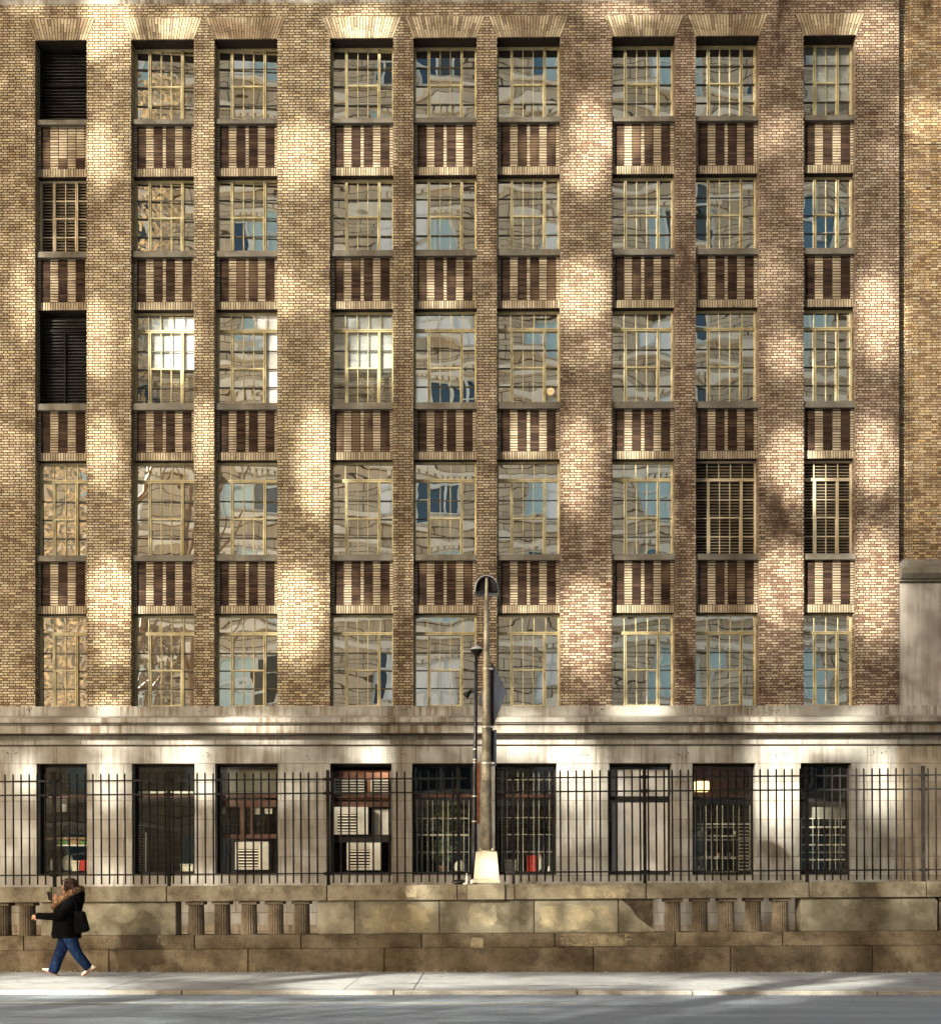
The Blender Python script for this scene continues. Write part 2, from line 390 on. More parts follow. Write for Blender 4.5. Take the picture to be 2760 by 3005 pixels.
# spandrels
def spandrel(ci, ri, x0, x1, z0, z1, zs):
    W = x1-x0; wide = W > 1.5
    h = .0885 if wide else .075; S = (W-.0) 
    pat = [('l',.5),('d',1),('l',.98),('d',1),('l',.46),('d',1),('l',.97),('d',1),('l',.5)] if wide else [('l',.4),('d',1),('l',.98),('d',1),('l',.98),('d',1),('l',.45)]
    tot = sum(p[1] for p in pat); k = W/tot
    back = MB().box(x0, x1, YS+.006, YS+.1, zs, z1).box(x0, x1, YS+.1, .6, zs, z1+.02).build('spandrel_panel', 'mortar', B)
    m_ = MB(); n = round((z1-z0)/.0688); hh = (z1-z0)/n
    x = x0
    for kind, ww in pat:
        for r in range(n):
            j = .0125
            m_.cr = R(.05,1); m_.cd = 1 if kind == 'd' else 0
            dz = R(-.0015,.0015)
            if ci == 0 and ri == 0 and kind == 'd' and r > n*.22 and x > x0+.4: m_.cd = 0; m_.cr = R(.75,1)
            yy = YS + (-.004 if kind == 'l' else .0) + R(-.001,.001)
            m_.box(x+j*.8, x+ww*k-j*.8, yy, YS+.006, z0+r*hh+j+dz, z0+(r+1)*hh-j+dz, 'b')
        x += ww*k
    ns = round(W/.0655); dx = W/ns
    for i in range(ns):
        m_.cr = R(.0,1); m_.cd = 0
        m_.box(x0+i*dx+.0095, x0+(i+1)*dx-.0095, YS-.006+R(-.001,.001), YS+.006, zs+.002, z0-.006, 'b')
    m_.build('brick_pattern', 'span', back)
    MB().box(x0+.001, x1-.001, YS+.008, .5, zs-.007, zs-.001).build('lintel_shade', 'mortar', back)  # plate below the spandrel, shade painted in as near-black
for ci, (a, b) in enumerate(COL):
    for ri in range(4): spandrel(ci, ri, a, b, ROWS[ri][3], ROWS[ri][2]+.02, ROWS[ri][4])

# windows
GB = .06
def win_frame(W, H, transom, nc, fm, mm, louver=None):
    """returns dict of meshbuilders in local coords (x 0..W, z 0..H, front y=0)"""
    f = MB(); mu = MB(); gl = MB(); sl = MB()
    fr = .048; my = .07
    f.box(0, fr, 0, my, 0, H); f.box(W-fr, W, 0, my, 0, H); f.box(fr, W-fr, 0, my, 0, fr); f.box(fr, W-fr, 0, my, H-fr, H)
    # thin inner lip
    lp = .02
    cw = nc*.262; mw = .062
    xm0 = (W-cw)/2-mw; xm1 = (W+cw)/2
    th = H-fr
    zt_ = H-fr
    if transom:
        zt_ = H-fr-.40; f.box(fr, W-fr, -.012, my, zt_-.075, zt_-.045); f.box(fr, W-fr, -.012, my, zt_-.03, zt_); f.box(fr, W-fr, .006, my, zt_-.046, zt_-.029)
        zm = zt_-.075
        nt_ = nc+2
        for k in range(1, nt_):
            xx = fr+(W-2*fr)*k/nt_; f.box(xx-.008, xx+.008, .012, .05, zt_, H-fr)
    else: zm = zt_
    for xm in (xm0, xm1):
        f.box(xm, xm+.023, -.010, my, fr, zm); f.box(xm+mw-.023, xm+mw, -.010, my, fr, zm); mu.box(xm+.023, xm+mw-.023, .012, my, fr, zm)
    zc = fr+(zm-fr)*.5
    f.box(xm0+mw, xm1, -.006, my, zc-.008, zc+.028)
    f.box(xm0+mw, xm0+mw+.016, .0, my, fr, zc); f.box(xm1-.016, xm1, .0, my, fr, zc); f.box(xm0+mw+.016, xm1-.016, 0, my, fr, fr+.03)
    for q in (.25, .5, .75):
        zz = fr+(zm-fr)*q
        mu.box(fr, xm0, .012, .05, zz-.012, zz+.012); mu.box(xm1+mw, W-fr, .012, .05, zz-.012, zz+.012)
        if q != .5: mu.box(xm0+mw, xm1, .012, .05, zz-.012, zz+.012)
    for k in range(1, nc):
        xx = xm0+mw+cw*k/nc; f.box(xx-.008, xx+.008, .013, .051, fr+.03, zm)
    if louver is None:
        
        def pane(x0, x1, z0, z1):
            x0 -= .006; x1 += .006; z0 -= .006; z1 += .006; a_ = R(-.010,.010)*(x1-x0)/2; c_ = R(-.007,.007)*(z1-z0)/2
            gl.face([(x0,.04-a_-c_,z0),(x1,.04+a_-c_,z0),(x1,.04+a_+c_,z1),(x0,.04-a_+c_,z1)])
        if transom: pane(fr, W-fr, zt_, H-fr)
        pane(fr, xm0, fr, zm); pane(xm1+mw, W-fr, fr, zm); pane(xm0+mw, xm1, fr, zc); pane(xm0+mw, xm1, zc+.02, zm)
    else:
        z = fr+.03
        while z < H-fr-.03:
            sl.box(fr, W-fr, .05, .075, z-.007, z+.006); z += .078
    return f, mu, gl, sl
cache = {}
def blank(nm, m, parent, loc): pass
def sill(W, b):
    s_ = MB(); return s_
for ci, (a, b) in enumerate(COL):
    nc = 2 if ci in (0,8) else 3
    for ri, (zt_, zb, zs, _, _) in enumerate(ROWS):
        W = b-a; H = zt_-zb
        lou = None
        if (ci, ri) in ((0,1),(7,3),(8,3)): lou = 'tan'
        if (ci, ri) in ((0,0),(0,2)): lou = 'black'
        soft = (ci, ri) in ((1,2),(3,2),(8,0))
        nm = 'window' if lou is None else 'louvered_window'
        if lou == 'black':
            f = MB(); f.box(0,.06,0,.1,0,H); f.box(W-.02,W,0,.1,0,H); f.box(.06,W-.02,0,.1,0,.04); f.box(.06,W-.02,0,.1,H-.07,H)
            sl = MB(); z = .07
            while z < H-.1:
                sp = .082; sl.face([(.06,.03,z-.02),(W-.02,.03,z-.02),(W-.02,.09,z+.03),(.06,.09,z+.03)]); sl.box(.06, W-.02, .026, .034, z-.022, z-.008); z += sp
            sl.box(.06, W-.02, .11, .12, .04, H-.07)
            if ri == 2:
                f.box(W*.47,W*.47+.05,-.01,.1,.04,H*.8); f.box(.06,W-.02,-.012,.1,H*.8,H*.8+.07); f.box(.06,W*.47,-.011,.1,H*.4,H*.4+.03)
            else: f.box(.06,W-.02,-.01,.1,H*.52,H*.52+.035)
            o = f.build(nm, 'rust', B); o.location = (a, YW, zb); sl.build('slats', 'louv', o)
        else:
            key = (nc, round(H,3), lou)
            if key not in cache:
                f, mu, gl, sl = win_frame(W, H, ri >= 2, nc, None, None, lou)
                o = f.build(nm, 'tanframe' if lou else 'gold', B)
                mu.build('muntins', 'tanframe' if lou else 'muntin', o)
                if lou:
                    so_ = sl.build('slats', 'louvt', o); MB().box(.055, W-.055, .12, .13, .055, H-.055).build('backing', 'dark', so_)
                else: gl.build('glass_pane', 'glass', o)
                cache[key] = o
            else:
                o = cache[key].copy(); C.objects.link(o); o.parent = B
                for ch in cache[key].children:
                    if ch.name.split('.')[0] in ('muntins', 'slats', 'glass_pane'): copy_tree(ch, o)
            o.location = (a, YW, zb)
            for ch in o.children:
                if ch.name.startswith('glass'):
                    ch.rotation_euler = (R(-.006,.006), 0, R(-.006,.006)+(.055,.05,.04,.022,.008,0,0,0,0)[ci])
                    if soft: ch.data = ch.data.copy(); ch.data.materials[0] = M['glass_soft']
            if lou is None and (soft or (ri == 2 and ci in (2,4,5,6,7))):
                if (ci,ri)==(1,2): q = (.06, W-.06, H*.42, H-.06)
                elif (ci,ri)==(3,2): q = (.06, W-.06, H*.38, H-.06)
                elif soft: q = (.06, W-.06, H*.3, H-.06)
                else: q = (.06, W-.06, H-.44, H-.05)
                bm_ = MB()
                z = q[2]
                while z < q[3]-.03: bm_.box(q[0], q[1], .085, .10, z, z+.045); z += .05
                if (ci, ri) == (2, 2):
                    bm_.box(W-.33, W-.07, .085, .10, .08, H-.45)
                bm_.build('roller_blind', 'blind', o)
                if not soft:
                    for ch in list(o.children):
                        if ch.name.startswith('glass'):
                            # transom lite gets a clearer pane so the blind reads
                            ch.data = ch.data.copy(); ch.data.materials[0] = M['glass']
        if zs is not None:
            s_ = MB(); n_ = (YSILL, zb, zs)
            s_.extr([(YW+.03, zb+.02-zb),(YSILL+.02, 0.012),(YSILL, 0.0),(YSILL, zs-zb),(YS+.02, zs-zb)], 0.001, W-.001)
            so = s_.build('window_sill', 'sill', o); so.location = (0, -YW, 0)
# the round clock-like disc and bits in windows are separate things
x_, z_ = P(1615, 1149, YW+.02)
dsc = MB(); dsc.tube([(x_, YW+.012, z_), (x_, YW+.026, z_)], .098, 24)
tag(dsc.build('paper_disc', plain('cream_disc', (.80,.62,.42), .8, 0, .04)), 'cream round disc stuck in the lower right light of a gold-framed window', 'disc')

# ---- stone belt
def cut_blocks(prof, joints, name, m, par=B, x0=XL, x1=XR, gap=.007):
    bk = MB(); js = [x0] + joints + [x1]
    for p, q in zip(js, js[1:]): bk.extr(prof, p+gap/2, q-gap/2)
    return bk.build(name, m, par)
jc = [X(p) for p in (12,169,311,469,885,1055,1299,1543,1712,1882,2129,2289,2431,2590,2643)]
jb = [X(p) for p in (104,255,386,571,631,816,967,1149,1208,1400,1455,1634,1714,1787,1860,1972,2030,2120,2218,2350,2500,2634)]
js_ = [X(p) for p in (74,140,285,355,590,845,900,937,1150,1400,1664,2001,2318,2530,2634)]
y1, y2, y3, y4 = -.40, -.30, -.13, -.06
cut_blocks([(.5,Z(2072)),(-.02,Z(2072)),(-.02,Z(2101)),(.5,Z(2101))], js_, 'plinth_course', 'belt')
cut_blocks([(.5,Z(2100)-.002),(-.05,Z(2100)-.002),(y1,Z(2106,y1)),(y1,Z(2119,y1)),(y1+.03,Z(2119,y1)-.02),(y1+.03,Z(2124,y1)),(y2,Z(2124,y1)),(y2,Z(2151,y2)),(.5,Z(2151,y2))], jc, 'cornice', 'belt')
cut_blocks([(.5,Z(2151,y2)-.002),(y3,Z(2151,y2)-.002),(y3,Z(2159,y3)),(y3+.03,Z(2163,y3)),(y4-.02,Z(2168,y3)),(y4-.02,Z(2171,y4)),(y4,Z(2171,y4)),(y4,Z(2186,y4)),(.5,Z(2186,y4))], jb, 'string_course', 'stone')
MB().box(XL, XR, -.015, .5, Z(2700)-1, Z(2186,y4)).v  # (core is the ground wall below)
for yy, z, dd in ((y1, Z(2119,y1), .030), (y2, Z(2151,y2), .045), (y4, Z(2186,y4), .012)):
    MB().box(XL, XR, yy+.02, .3, z-dd-.001, z-.001).build('shadow_strip', 'mortar', B)  # dark strips added as the black shadow lines below each cornice edge
# ---- ground wall with openings
GT, GBt = Z(2240.7), Z(2567.7)
gpx = [(107,255.4),(387,571),(631,815),(968,1149),(1208.6,1398),(1451.6,1632.8),(1787,1970),(2030.6,2216),(2348,2498.6)]
GC = [(X(a,0,2400), X(b,0,2400)) for a, b in gpx]
zpl = Z(2715); xst = X(2630)
g_ = MB(); ed = [XL]+[e for c in GC for e in c]+[xst]
for i in range(0, len(ed), 2): g_.box(ed[i], ed[i+1], 0, .5, GBt, GT)
g_.box(XL, xst, 0, .5, GT, Z(2186,y4)); g_.box(XL, xst, 0, .5, zpl, GBt)
g_.build('stone_wall', 'stone', B)
MB().box(XL, XR, -.07, .5, -.6, zpl-.001).build('stone_plinth', 'stainstone', B)
# dark bolt holes in the frieze
for cx_, cy_ in ((80,2068+17),(95,2085),(592,2085),(610,2080),(1165,2082),(1180,2082),(1195,2080),(1728,2083),(1762,2083),(2215,2077),(2245,2085),(2260,2080),(2283,2087),(18,2205),(48,2205),(603,2216),(617,2222),(900,2222),(1150,2215),(1183,2215),(1704,2215),(1729,2215),(1988,2215),(2010,2215),(2270,2213),(2297,2213),(2562,2212),(2590,2212)):
    bh = MB()
    for k in range(3):
        x, z = P(cx_+R(-9,9), cy_+R(-6,6), -.02 if cy_ < 2110 else 0); yy = -.026 if cy_ < 2110 else -.005
        bh.prism([(x+R(.008,.018)*cos(t), z+R(.01,.02)*sin(t)) for t in [k2*pi/4 for k2 in range(8)]], yy, yy+.004)
    bh.build('bolt_scar', 'rust', B)
# ---- ground floor windows
YG = .30
def gwin(i, frame='blackm', bar='redwood', split=2335, glass='glass_clear'):
    a, b = GC[i]; W = b-a; H = GT-GBt
    f = MB(); fr = .055
    f.box(0,fr,0,.1,0,H); f.box(W-fr,W,0,.1,0,H); f.box(fr,W-fr,0,.1,0,.07); f.box(fr,W-fr,0,.1,H-.06,H)
    o = f.build('ground_floor_window', frame, B); o.location = (a, YG, GBt)
    zb_ = Z(split,YG)-GBt
    MB().box(fr, W-fr, -.01, .1, zb_-.05, zb_+.03).build('transom_bar', bar, o)
    if glass: MB().face([(fr,.05,.05),(W-fr,.05,.05),(W-fr,.05,H-.05),(fr,.05,H-.05)]).build('glass_pane', glass, o)
    r = MB(); r.box(-.15, W+.15, 2.0, 2.1, -.1, H+.1); r.box(-.2, -.15, .101, 2.1, -.1, H+.1); r.box(W+.15, W+.2, .101, 2.1, -.1, H+.1)
    r.box(-.2, W+.2, .101, 2.1, -.2, -.1); r.box(-.2, W+.2, .101, 2.1, H+.1, H+.2)
    r.build('window_room', 'interior', o)
    return o
GW = [gwin(0), gwin(1), gwin(2, 'blackm', 'redwood'), gwin(3, 'blackm', 'redwood', 2336, None), gwin(4), gwin(5), gwin(6, 'blackm', 'blackm', 2342), gwin(7, 'blackm', 'blackm', 2343), gwin(8, 'blackm', 'blackm', 2348)]
def rect(px0, py0, px1, py1, Y): 
    x0, z1 = P(px0, py0, Y); x1, z0 = P(px1, py1, Y); return x0, x1, z0, z1
def LB(o, px0, py0, px1, py1, Y, dy=.05):       # box in a window's local frame from surveyed corners
    x0, x1, z0, z1 = rect(px0, py0, px1, py1, Y); L = o.location
    return (x0-L.x, x1-L.x, Y-L.y, Y-L.y+dy, z0-L.z, z1-L.z)
def f4(x, y): return x*.4978, 2050+y*.4978
def f5(x, y): return 900+x*.4978, 2050+y*.4978
def f6(x, y): return 1760+x*.5411, 2050+y*.5411
def zz(f, a, b, c, d): p = f(a,b); q = f(c,d); return p[0], p[1], q[0], q[1]
# guards
def guard(o, px0, py0, px1, py1, nv, hs, Y=.44, t=.011):
    x0, x1, z0, z1 = rect(px0, py0, px1, py1, Y); L = o.location; g = MB()
    for k in range(nv):
        x = x0+(x1-x0)*k/(nv-1)-L.x; g.box(x-t/2-.002, x+t/2+.002, Y-L.y, Y-L.y+t, z0-L.z, z1-L.z)
    for h, tt in hs:
        z = Z(h, Y)-L.z; g.box(x0-L.x, x1-L.x, Y-L.y-.012, Y-L.y-.001, z-tt/2, z+tt/2)
    g.build('window_guard', 'guard', o)
guard(GW[4], *zz(f5,650,600,955,1025), 11, [(2050+707*.4978,.02),(2050+805*.4978,.045),(2050+906*.4978,.014)])
guard(GW[5], *zz(f5,1150,430,1460,1025), 11, [(2050+480*.4978,.014),(2050+703*.4978,.016),(2050+803*.4978,.016),(2050+905*.4978,.016)])
guard(GW[7], *zz(f6,515,580,812,945), 11, [(2050+682*.5411,.03),(2050+768*.5411,.014),(2050+860*.5411,.014),(2050+700*.5411,.012)])
guard(GW[8], *zz(f6,1092,650,1338,935), 9, [(2050+652*.5411,.02),(2050+699*.5411,.04),(2050+742*.5411,.016),(2050+795*.5411,.035),(2050+835*.5411,.014),(2050+875*.5411,.035)])
# boarded window 7
bd = MB(); bd.box(*LB(GW[6], *zz(f6,60,385,372,530), YG+.03, .02)); bd.box(*LB(GW[6], *zz(f6,64,565,368,940), YG+.03, .02)); bd.build('blanking_board', 'board', GW[6])
# window 9 back panel and curtain
c9 = MB(); c9.box(*LB(GW[8], *zz(f6,1095,560,1340,650), .55, .02)); c9.build('window_shade', 'stucco', GW[8])
# window 1 contents
cu = MB(); cu.box(*LB(GW[0], *zz(f4,250,592,392,668), .6, .02)); cu.build('window_shade', 'stucco', GW[0])
def thing_box(nm, lab, cat, m, px, Y, dy, group=None, bevel=.012):
    x0, x1, z0, z1 = rect(*px, Y); o = MB().box(-(x1-x0)/2,(x1-x0)/2, 0, dy, 0, z1-z0).build(nm, m, None, bevel=bevel)
    o.location = ((x0+x1)/2, Y, z0); return tag(o, lab, cat, group)
# shelf board inside window 1 (stands for a tabletop) & things on it
sh = MB(); sh.box(*LB(GW[0], *zz(f4,250,818,512,832), .62, .5)); sh.build('wooden_shelf', 'tanwood', GW[0])
sh = MB(); sh.box(*LB(GW[0], *zz(f4,335,862,512,870), .60, .4)); sh.build('white_shelf', 'white', GW[0])
for k, (p, mm, lab) in enumerate([((340,838,398,862),'green','green packet lying on the white shelf in the leftmost ground floor window'),((405,836,470,862),'tanwood','tan packet in the middle of the white shelf in the leftmost ground floor window'),((474,840,512,862),'green','dark packet at the right end of the white shelf in the leftmost window')]):
    o = thing_box('packet', lab, 'packet', mm, zz(f4,*p), .66, .14, 'packets on the shelf', .01)
    lp = MB(); w_ = o.dimensions
def cooler(nm, lab, cat, m, px, Y, dy, lidm):
    x0, x1, z0, z1 = rect(*px, Y); h = z1-z0; w_ = x1-x0
    t = empty(nm, ((x0+x1)/2, Y, z0), label=lab, cat=cat)
    MB().box(-w_/2+.01, w_/2-.01, .01, dy, 0, h*.74).build('box_body', m, t, bevel=.012)
    MB().box(-w_/2, w_/2, 0, dy+.01, h*.75, h).build('lid', lidm, t, bevel=.012); return t
cooler('red_cooler', 'red plastic box at the right corner of the leftmost ground floor window', 'box', 'red', zz(f4,470,952,514,1018), .46, .3, 'red')
cooler('white_box', 'white box left of the red box in the leftmost ground floor window', 'box', 'white', zz(f4,420,955,468,1018), .48, .3, 'white')
cooler('white_box', 'low white box in the bottom right of the second ground floor window from the left', 'box', 'white', zz(f4,1060,975,1140,1020), .46, .3, 'paper')
cooler('red_container', 'red container standing behind the guard bars right of the lamp post', 'container', 'red', zz(f5,1297,925,1362,1024), .55, .2, 'red')
cooler('grey_bin', 'grey bin behind the guard bars just right of the lamp post base', 'bin', 'paper', zz(f5,1170,950,1235,1025), .6, .2, 'paper')
def bottle(lab, px, py, Y, h, m='white', r=.035):
    x, z = P(px, py, Y); t = empty('bottle', (x, Y, z), label=lab, cat='bottle', group='bottles on the ground floor window ledges')
    MB().lathe([(r*.9,0),(r,.01),(r,h*.6),(r*.45,h*.8),(r*.4,h*.88)]).build('bottle_body', m, t, True)
    MB().lathe([(r*.5,h*.88),(r*.5,h)]).build('cap', 'red' if m != 'red' else 'white', t, True)
bottle('white bottle standing at the left of the leftmost ground floor window', 303*.4978, 2050+1015*.4978, .5, .33)
bottle('pale bottle beside the red container in the window right of the lamp post', 900+1378*.4978, 2050+1010*.4978, .55, .42)
bottle('small white bottle in the lower right corner of the window right of the lamp post', 900+1427*.4978, 2050+1020*.4978, .5, .16)
# bags and heaps in window 1 and 5
def lump(nm, lab, cat, m, px, py, Y, rx, rz, ry=.12, seed=0, amp=.25):
    random.seed(seed); x, z = P(px, py, Y); b_ = MB(); rings = []
    ph = [R(0,6) for _ in range(6)]
    for i in range(9):
        t = i/8; zz_ = rz*2*t; rr = sqrt(max(.02, 1-(2*t-.75)**2/1.6))
        rings.append([Vector((rx*rr*cos(a)*(1+amp*sin(3*a+ph[0]+t*4)*.5+amp*.4*sin(7*a+ph[1]+9*t)), ry*rr*sin(a), zz_)) for a in [k*2*pi/18 for k in range(18)]])
    b_.rings(rings); o = b_.build(nm, m, None, True); o.location = (x, Y+ry, z); random.seed(seed+99)
    return tag(o, lab, cat)
lump('plastic_bag', 'grey knotted bag slumped in the middle of the leftmost ground floor window', 'bag', 'paper', 395*.4978, 2050+1015*.4978, .75, .17, .21, seed=3)
lump('plastic_bag', 'white plastic bag at the bottom right of the barred window left of the lamp post', 'bag', 'white', 900+900*.4978, 2050+1020*.4978, .55, .13, .15, seed=5)
# potted plant behind bars of window 5
pl = empty('potted_plant', (X(1300,.9), .9, GBt), label='leafy green potted plant behind the white guard bars left of the lamp post', cat='plant')
MB().lathe([(.10,0),(.14,.22),(.15,.24)]).build('pot', 'tanwood', pl, True)
lf = MB(); random.seed(12)
for k in range(260):
    a = R(0,2*pi); r = R(0,.62)*sqrt(R(.2,1)); z = R(.35,1.9); c = Vector((r*cos(a), R(-.25,.25), z)); d = Vector((R(-1,1),R(-1,1),R(-1,.4))).normalized()*R(.08,.18); e = Vector((R(-1,1),R(-1,1),R(-1,1))).cross(d).normalized()*R(.02,.04)
    lf.face([c-d, c+e, c+d, c-e])
for k in range(9): lf.tube([(0,0,.2),(R(-.15,.15),0,.8),(R(-.5,.5),R(-.1,.1),R(1.2,1.8))], [.012,.009,.004], 5)
lf.build('foliage', 'leafgreen', pl)
# ---- air conditioners
def aircon(px, lab, Y=.12, dy=.35, grille=(.10,.62)):
    x0, x1, z0, z1 = rect(*px, Y); W = x1-x0; H = z1-z0
    t = empty('air_conditioner', ((x0+x1)/2, Y, z0), label=lab, cat='air conditioner', group='air conditioners in the ground floor windows')
    b_ = MB(); g0, g1 = grille; xa, xb = -W/2+W*.10, -W/2+W*.68; za, zb_ = H*.10, H*.74
    b_.box(-W/2, xa, 0, dy, 0, H); b_.box(xb, W/2, 0, dy, 0, H); b_.box(xa, xb, 0, dy, 0, za); b_.box(xa, xb, 0, dy, zb_, H)
    b_.build('casing', 'ac', t, bevel=.006)
    MB().box(xb+W*.03, xb+W*.05, -.006, 0, H*.04, H*.96).build('trim_strip', 'acslat', t)
    MB().box(xa, xb, .06, .08, za, zb_).build('grille_back', 'dark', t)
    s_ = MB(); n = 6
    for k in range(n):
        z = za+(zb_-za)*(k+.35)/n; s_.box(xa, xb, -.004, .045, z, z+(zb_-za)/n*.36)
    s_.build('grille_slats', 'acslat', t)
    e = MB(); ex, ez = xb+W*.13, H*.78; e.prism([(ex,ez),(ex+.05,ez+.02),(ex+.04,ez+.07)], -.003, 0); e.build('badge', plain('pale_blue', (.18,.42,.52), .6, 0, .05), t)
    return t
aircon(zz(f4,1385,845,1585,1010), 'white air conditioner low in the dark third ground floor window from the left')
aircon(zz(f5,160,640,360,802), 'white air conditioner on the middle shelf of the ground floor window with the orange panel')
aircon(zz(f5,235,850,435,1013), 'white air conditioner at the bottom of the ground floor window with the orange panel')
w4 = GW[3]
MB().box(*LB(w4, *zz(f5,160,425,492,600), .40, .04)).build('orange_panel', 'orange', w4)
for q in ((160,480,347,562),(376,480,488,562)):
    x0, x1, y0, y1_, z0, z1 = LB(w4, *zz(f5,*q), .345, .05); v = MB()
    v.box(x0,x0+.03,y0,y1_,z0,z1); v.box(x1-.03,x1,y0,y1_,z0,z1); v.box(x0+.03,x1-.03,y0,y1_,z0,z0+.035); v.box(x0+.03,x1-.03,y0,y1_,z1-.03,z1)
    for k in range(4):
        z = z0+.05+(z1-z0-.08)*k/4; v.box(x0+.03,x1-.03,y0+.01,y1_,z,z+.028)
    vo = v.build('louver_vent', 'ac', w4); MB().box(x0+.03,x1-.03,y1_-.006,y1_-.003,z0+.035,z1-.03).build('vent_back', 'dark', vo) if False else None
    MB().box(x0+.03,x1-.03,y1_+.002,y1_+.004,z0+.03,z1-.03).build('vent_backing', 'dark', w4)
MB().box(*LB(w4, *zz(f5,160,608,492,640), .34, .06)).build('sash_rail', 'redwood', w4)
MB().box(*LB(w4, *zz(f5,150,803,492,848), .28, .20)).build('sash_rail', 'blackm', w4)
MB().box(*LB(w4, *zz(f5,150,640,492,1020), .62, .03)).build('backing_panel', 'dark', w4)
thing_box('cardboard_sheet', 'white board propped beside the air conditioner in the window with the orange panel', 'board', 'ac', zz(f5,382,650,492,806), .50, .05)
w3 = GW[2]
fr = MB()
for q in ((1290,600,1632,640),(1290,800,1632,825),(1415,620,1440,1010),(1475,640,1490,800)): fr.box(*LB(w3, *zz(f4,*q), .335+R(0,.006), .05))
fr.build('inner_sash', 'redwood', w3)
MB().box(*LB(w3, *zz(f4,1290,420,1632,560), .36, .02)).build('frosted_transom', 'sill', w3)
pq = MB()
for q in ((1305,640,1328,680),(1484,625,1530,685),(1560,650,1604,680)): pq.box(*LB(w3, *zz(f4,*q), .42, .01))
pq.build('taped_papers', 'paper', w3)
w2 = GW[1]
v = MB()
for k in range(18):
    q = (812, 745+k*15.5, 852, 752+k*15.5); v.box(*LB(w2, *zz(f4,*q), .52, .02))
v.build('venetian_blind', 'stucco', w2)
MB().box(*LB(w2, *zz(f4,810,548,1140,560), .45, .03)).build('blind_rail', 'white', w2)
MB().box(*LB(w2, *zz(f4,855,790,863,1020), .5, .02)).build('window_stay', 'white', w2)
# window 8: warm lit room with shelves of small white goods
lampm, nt = mat('lit_lamp_shade'); s = NT(nt); e = s.n('ShaderNodeEmission'); e.inputs[0].default_value = (1,.62,.25,1); e.inputs[1].default_value = .8; s.out(e.outputs[0])
x0, x1, z0, z1 = rect(*zz(f6,516,448,592,505), .9)
lt = empty('ceiling_lamp', ((x0+x1)/2, .9, z0), label='warm lit lamp glowing in a barred ground floor window near the right end', cat='lamp')
MB().box(-(x1-x0)/2,(x1-x0)/2,0,.2,0,z1-z0).build('lamp_shade', lampm, lt, bevel=.03); MB().box(-.01,.01,.09,.11,z1-z0,z1-z0+.3).build('hanger', 'blackm', lt)
w8 = GW[7]
MB().box(*LB(w8, *zz(f6,510,375,815,540), 1.5, .03)).build('tan_back_wall', 'orange', w8)
sv = MB()
for k in range(12): sv.box(*LB(w8, *zz(f6,750,716+k*19,806,722+k*19), .6, .02))
sv.build('slatted_rack', 'paper', w8)
random.seed(31)
for k in range(11):
    qx = R(520,735); qy = random.choice((740,862,938)); ww = R(12,26); hh_ = R(18,45)
    x0, x1, z0, z1 = rect(*zz(f6,qx,qy-hh_,qx+ww,qy), .75+k*.03)
    o = MB().lathe([((x1-x0)/2,0),((x1-x0)/2,(z1-z0)*.7),((x1-x0)*.25,(z1-z0)*.9),((x1-x0)*.25,z1-z0)], n=10).build('jar', random.choice(['white','paper','tanwood']), None, True); o.location = ((x0+x1)/2, .8+k*.03, z0)
    tag(o, 'small jar among the clutter behind window bars below the lit lamp', 'jar', 'jars on the racks behind the bars')
rk = MB()
for yq in (742, 864, 940): rk.box(*LB(w8, *zz(f6,512,yq,746,yq+6), .72, .45))
rk.build('storage_rack', 'paper', w8)
# ================================================================ annex on the right
A = empty('annex_building', (XC, 0, 0), label='golden brown brick annex with black joint lines beside the right corner of the main building', cat='building')
def lc(mb): 
    mb.v = [(x-XC, y, z) for x, y, z in mb.v]; return mb
YA = .24
xs = X(2667, YA)
zc = Z(1643, YA)
jz = [Z(p, YA) for p in (432, 861, 1292.6, 1600)]
zs_ = [Z(1655)] + sorted(jz) + [ZT1+5]
w = MB(); w2_ = MB()
for a_, b_ in zip(zs_, zs_[1:]): w.box(xs+.008, XR, YA, .8, a_+.010, b_-.010)
zs2 = [Z(1655), jz[3], ZT1+5]
for a_, b_ in zip(zs2, zs2[1:]): w2_.box(XC+.02, xs-.008, YA+.03, .8, a_+.008, b_-.008)
lc(w).build('brick_wall', 'brick2', A); lc(w2_).build('corner_brick_strip', 'brick2', A)
lc(MB().box(XC, XR, YA+.05, .75, Z(1655), ZT1+4.9)).build('joint_backing', 'dark', A)
yc = -.22
pr = [(.5,Z(1643,YA)),(YA-.02,Z(1645,YA)),(yc+.05,Z(1668,yc)),(yc,Z(1670,yc)),(yc,Z(1684,yc)),(yc+.10,Z(1700,yc+.1)),(yc+.16,Z(1704,yc+.16)),(yc+.16,Z(1708,yc+.16)),(.0,Z(1712,0)),(.5,Z(1712,0))]
lc(MB().extr(pr, XC+.01, XR)).build('cornice', 'sill', A)
lc(MB().box(XC+.01, XR, .03, .6, Z(2100), Z(1712,0))).build('stucco_panel', 'stucco', A)
lc(MB().box(xst+.006, XR, .012, .5, zpl, Z(2186,y4))).build('stained_stone_wall', 'stainstone', A)

